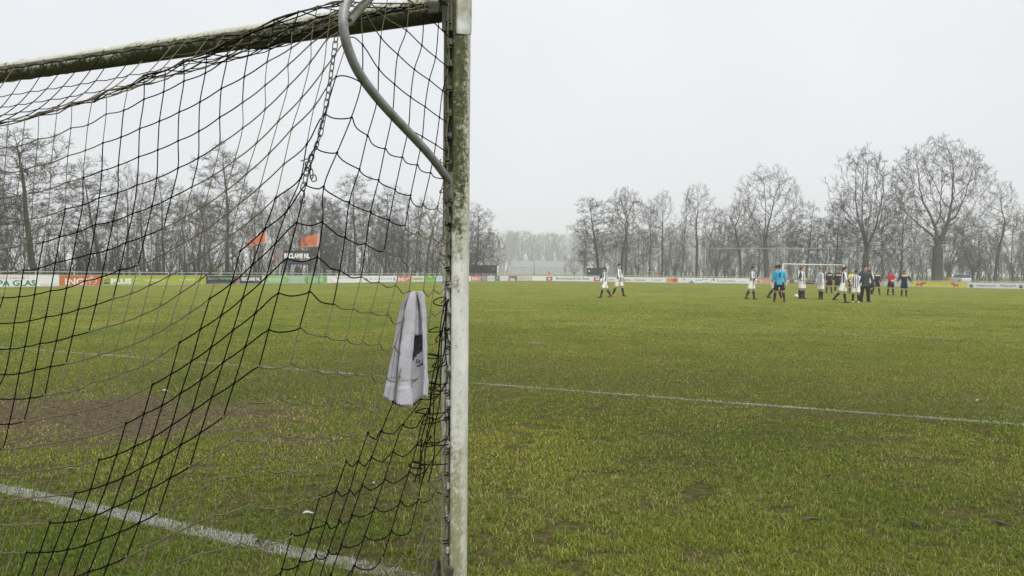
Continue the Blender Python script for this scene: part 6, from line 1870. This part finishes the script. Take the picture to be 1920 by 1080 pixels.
# ---- right-hand group
RT = [
 ('upright', 0, 1097, 122, 432, 'smallest bare tree at the left end of the right-hand group', .9, 0),
 ('alder', 0, 1122, 121, 366, 'dark alder leaning left at the left end of the right-hand group', 1.25, -3),
 ('upright', 1, 1163, 120, 346, 'slim bare tree directly behind the pair of striped players', .85, 0),
 ('upright', 2, 1173, 118, 352, 'forked bare tree with a mossy leaning trunk to the right of the striped pair', 1.1, 3),
 ('upright', 0, 1241, 120, 352, 'tall narrow bare tree above the orange and red blocks of a white board', .75, 0),
 ('alder', 1, 1217, 126, 368, 'dark slender alder right of the floodlight mast', .6, 0),
 ('sapling', 0, 1276, 118, 350, 'very thin straight young tree beside the narrow bare trees', .8, 1),
 ('upright', 1, 1306, 117, 341, 'bare tree with a low fork just left of the tall wire fence', .95, 0),
 ('broom', 0, 1342, 116, 385, 'broom-shaped bare tree with a leaning trunk at the left fence post', .9, 3),
 ('upright', 2, 1389, 117, 362, 'bare tree with crooked limbs behind the striped player holding his hands', 1.0, 0),
 ('open', 0, 1438, 112, 302, 'large bare tree with wide open crown standing behind the cyan goalkeeper', 1.0, 0),
 ('alder', 2, 1512, 112, 372, 'dark-twigged tree above the far goal and the ginger player', .95, 0),
 ('alder', 0, 1566, 110, 372, 'narrow dark tree above the right end of the far crossbar', .75, 0),
 ('dome', 0, 1619, 106, 264, 'tall dark domed tree behind the coach, dense with fine twigs', 1.0, 0),
 ('broom', 1, 1689, 108, 350, 'many-stemmed bare tree behind the red goalkeeper', .9, 0),
 ('spreading', 0, 1757, 101, 246, 'biggest tree with a thick trunk and wide rounded crown on the right', 1.0, 0),
 ('broom', 0, 1824, 104, 400, 'low multi-stemmed bare tree right of the biggest tree', .95, 0),
 ('upright', 1, 1864, 102, 334, 'bare tree with a slanting trunk near the right edge', .95, 3),
 ('upright', 2, 1932, 104, 372, 'bare tree cut by the right edge of the picture', 1.0, 0),
 ('upright', 0, 2010, 104, 350, 'bare tree outside the group beyond the right edge', 1.0, 0),
 ('broom', 1, 1420, 122, 400, 'dim bare tree between the two big trees over the tall fence', 1.0, 0),
 ('broom', 0, 1545, 122, 405, 'dim bushy tree behind the narrow dark tree', 1.0, 0),
 ('broom', 1, 1655, 120, 380, 'dim bushy tree between the domed dark tree and the biggest tree', 1.1, 0),
 ('broom', 0, 1780, 120, 375, 'dim bushy tree in the shadow of the biggest tree', 1.1, 0),
 ('broom', 1, 1900, 120, 395, 'dim bushy tree between the two trees at the right edge', 1.0, 0),
 ('broom', 0, 1360, 126, 408, 'dim bushy tree left of the crooked-limbed tree', 1.0, 0),
 ('broom', 1, 1480, 126, 400, 'dim bushy tree to the left above the far crossbar', 1.0, 0),
 ('broom', 0, 1265, 130, 415, 'dim low tree filling the gap between the narrow trees', .9, 0),
 ('broom', 1, 1195, 130, 420, 'dim low tree behind the mossy leaning trunk', .9, 0),
]
for kind, v, px, Y, ty, lab, wide, lean in RT:
    tree(kind, v, px, Y, ty, lab, None, 'bare_tree', None, wide, lean)
# ---- left-hand wood behind the touchline boards (depth follows the boards)
def left_depth(px): return on_ground(px, interp(px, BOTC)).y
LT = [
 ('alder', 0, -70, 7, 250, 'dark alder cut off by the left edge behind the net', 1.3, 0),
 ('alder', 1, 66, 9, 226, 'tall dark alder with a slanting trunk near the left edge, seen through the net', 1.5, -4),
 ('alder', 2, 186, 12, 284, 'dark alder with a thin leaning top above the orange board', 1.05, -3),
 ('upright', 0, 238, 13, 300, 'slim pale bare tree above the lime green board', .75, 0),
 ('upright', 1, 272, 14, 318, 'second slim pale tree above the lime green board, more forked', .75, 0),
 ('alder', 0, 308, 9, 326, 'medium dark alder above the white lettering of the lime green board', .95, 0),
 ('alder', 1, 428, 14, 262, 'tallest alder of the middle left, narrow, above the dark board', 1.0, -2),
 ('upright', 2, 372, 18, 345, 'thin bare tree left of the tallest middle alder', .8, 0),
 ('upright', 0, 478, 18, 352, 'thin bare tree behind the left orange flag', .8, 0),
 ('upright', 1, 540, 20, 348, 'thin bare tree above the dark billboard', .8, 0),
 ('alder', 2, 600, 18, 362, 'dark alder just right of the right flagpole', 1.0, 0),
 ('alder', 0, 664, 20, 322, 'tall dark alder framed by the side of the net', 1.0, 0),
 ('alder', 1, 722, 20, 342, 'dark alder between the framed alder and the towel', .9, 0),
 ('alder', 2, 762, 20, 356, 'dark alder above the towel', .9, 0),
 ('upright', 2, 800, 22, 364, 'bare tree with pale limbs close to the goal post on its left', 1.0, 0),
 ('alder', 0, 850, 24, 366, 'dark alder mostly hidden by the goal post', 1.0, 0),
 ('alder', 1, 893, 22, 378, 'dark alder emerging to the right of the goal post', 1.0, 3),
 ('broom', 0, 916, 22, 438, 'low bushy tree over the dark green container, sloping down to the right', 1.15, 6),
 ('broom', 1, 880, 24, 420, 'bushy bare tree behind the edge of the goal post', 1.1, 0),
]
for kind, v, px, dY, ty, lab, wide, lean in LT:
    tree(kind, v, px, left_depth(min(px, 880)) + dY, ty, lab, None, 'bare_tree', None, wide, lean)
rg_ = random.Random(3)
for i in range(62):
    px = -160 + i * 17 + rg_.uniform(-5, 5)
    dY = rg_.uniform(6, 34) + (4 if 430 < px < 650 else 0)
    k = rg_.choice(['sapling', 'sapling', 'sapling', 'broom'])
    tree(k, rg_.randrange(3), px, left_depth(min(px, 890)) + dY, rg_.uniform(352, 425) + (px > 850) * 55 + max(0, -px) * .1, 'thin bare young tree in the dense wood behind the left boards', 'thin young trees in the wood behind the left boards', 'young_tree', rg_.uniform(0, 360), rg_.uniform(.9, 1.4))
for i in range(84):
    px = -160 + i * 12.6 + rg_.uniform(-5, 5)
    tree('brush', rg_.randrange(2), px, left_depth(min(px, 890)) + rg_.uniform(2.5, 22) + (7 if 430 < px < 650 else 0), rg_.uniform(432, 482), 'dark twiggy bush low in the wood behind the left boards', 'twiggy bushes behind the left boards', 'twiggy_bush', rg_.uniform(0, 360), rg_.uniform(1.0, 1.7), cat='bush')
for i in range(50):
    px = 1060 + i * 19 + rg_.uniform(-6, 6)
    far = rg_.uniform(150, 270)
    tree(rg_.choice(['sapling', 'broom', 'sapling']), rg_.randrange(3), px, far, rg_.uniform(405, 468) if px > 1330 else rg_.uniform(430, 480), 'thin hazy young tree in the thicket behind the right-hand group', 'thin young trees behind the right-hand group', 'young_tree', rg_.uniform(0, 360), rg_.uniform(1.0, 1.6))
for i in range(60):
    px = 1150 + i * 14 + rg_.uniform(-6, 6)
    tree('brush', rg_.randrange(2), px, rg_.uniform(130, 230), rg_.uniform(470, 496) if px < 1330 else rg_.uniform(452, 492), 'hazy twiggy bush under the right-hand group of trees', 'twiggy bushes under the right-hand trees', 'twiggy_bush', rg_.uniform(0, 360), rg_.uniform(1.2, 2.0), cat='bush')
# ---- hazy row of poplars far away
for i in range(110):
    px = 700 + i * 7.2 + rg_.uniform(-4, 4)
    tree('poplar', i, px, 680 + rg_.uniform(-20, 80), 432 + rg_.uniform(-3, 7) + .004 * abs(px - 1000), 'tall poplar in the long hazy row on the horizon', 'poplars in the hazy row on the horizon', 'poplar_tree', rg_.uniform(0, 360), rg_.uniform(1.5, 2.1))
# ================================================================== HAZE
hz = MB(); hz.box((0, 675, 19.5), (2900, 1490, 41.0))
m_h = bpy.data.materials.new('haze_air'); m_h.use_nodes = True
nt = m_h.node_tree; nt.nodes.clear()
ho = nt.nodes.new('ShaderNodeOutputMaterial'); pv = nt.nodes.new('ShaderNodeVolumePrincipled')
pv.inputs['Color'].default_value = (.945, .965, 1.0, 1); pv.inputs['Density'].default_value = .00115; pv.inputs['Anisotropy'].default_value = 0.0
nt.links.new(pv.outputs[0], ho.inputs['Volume'])
haze = hz.build('haze', m_h)
tag(haze, 'pale winter haze over the pitch', 'haze', None, 'stuff')
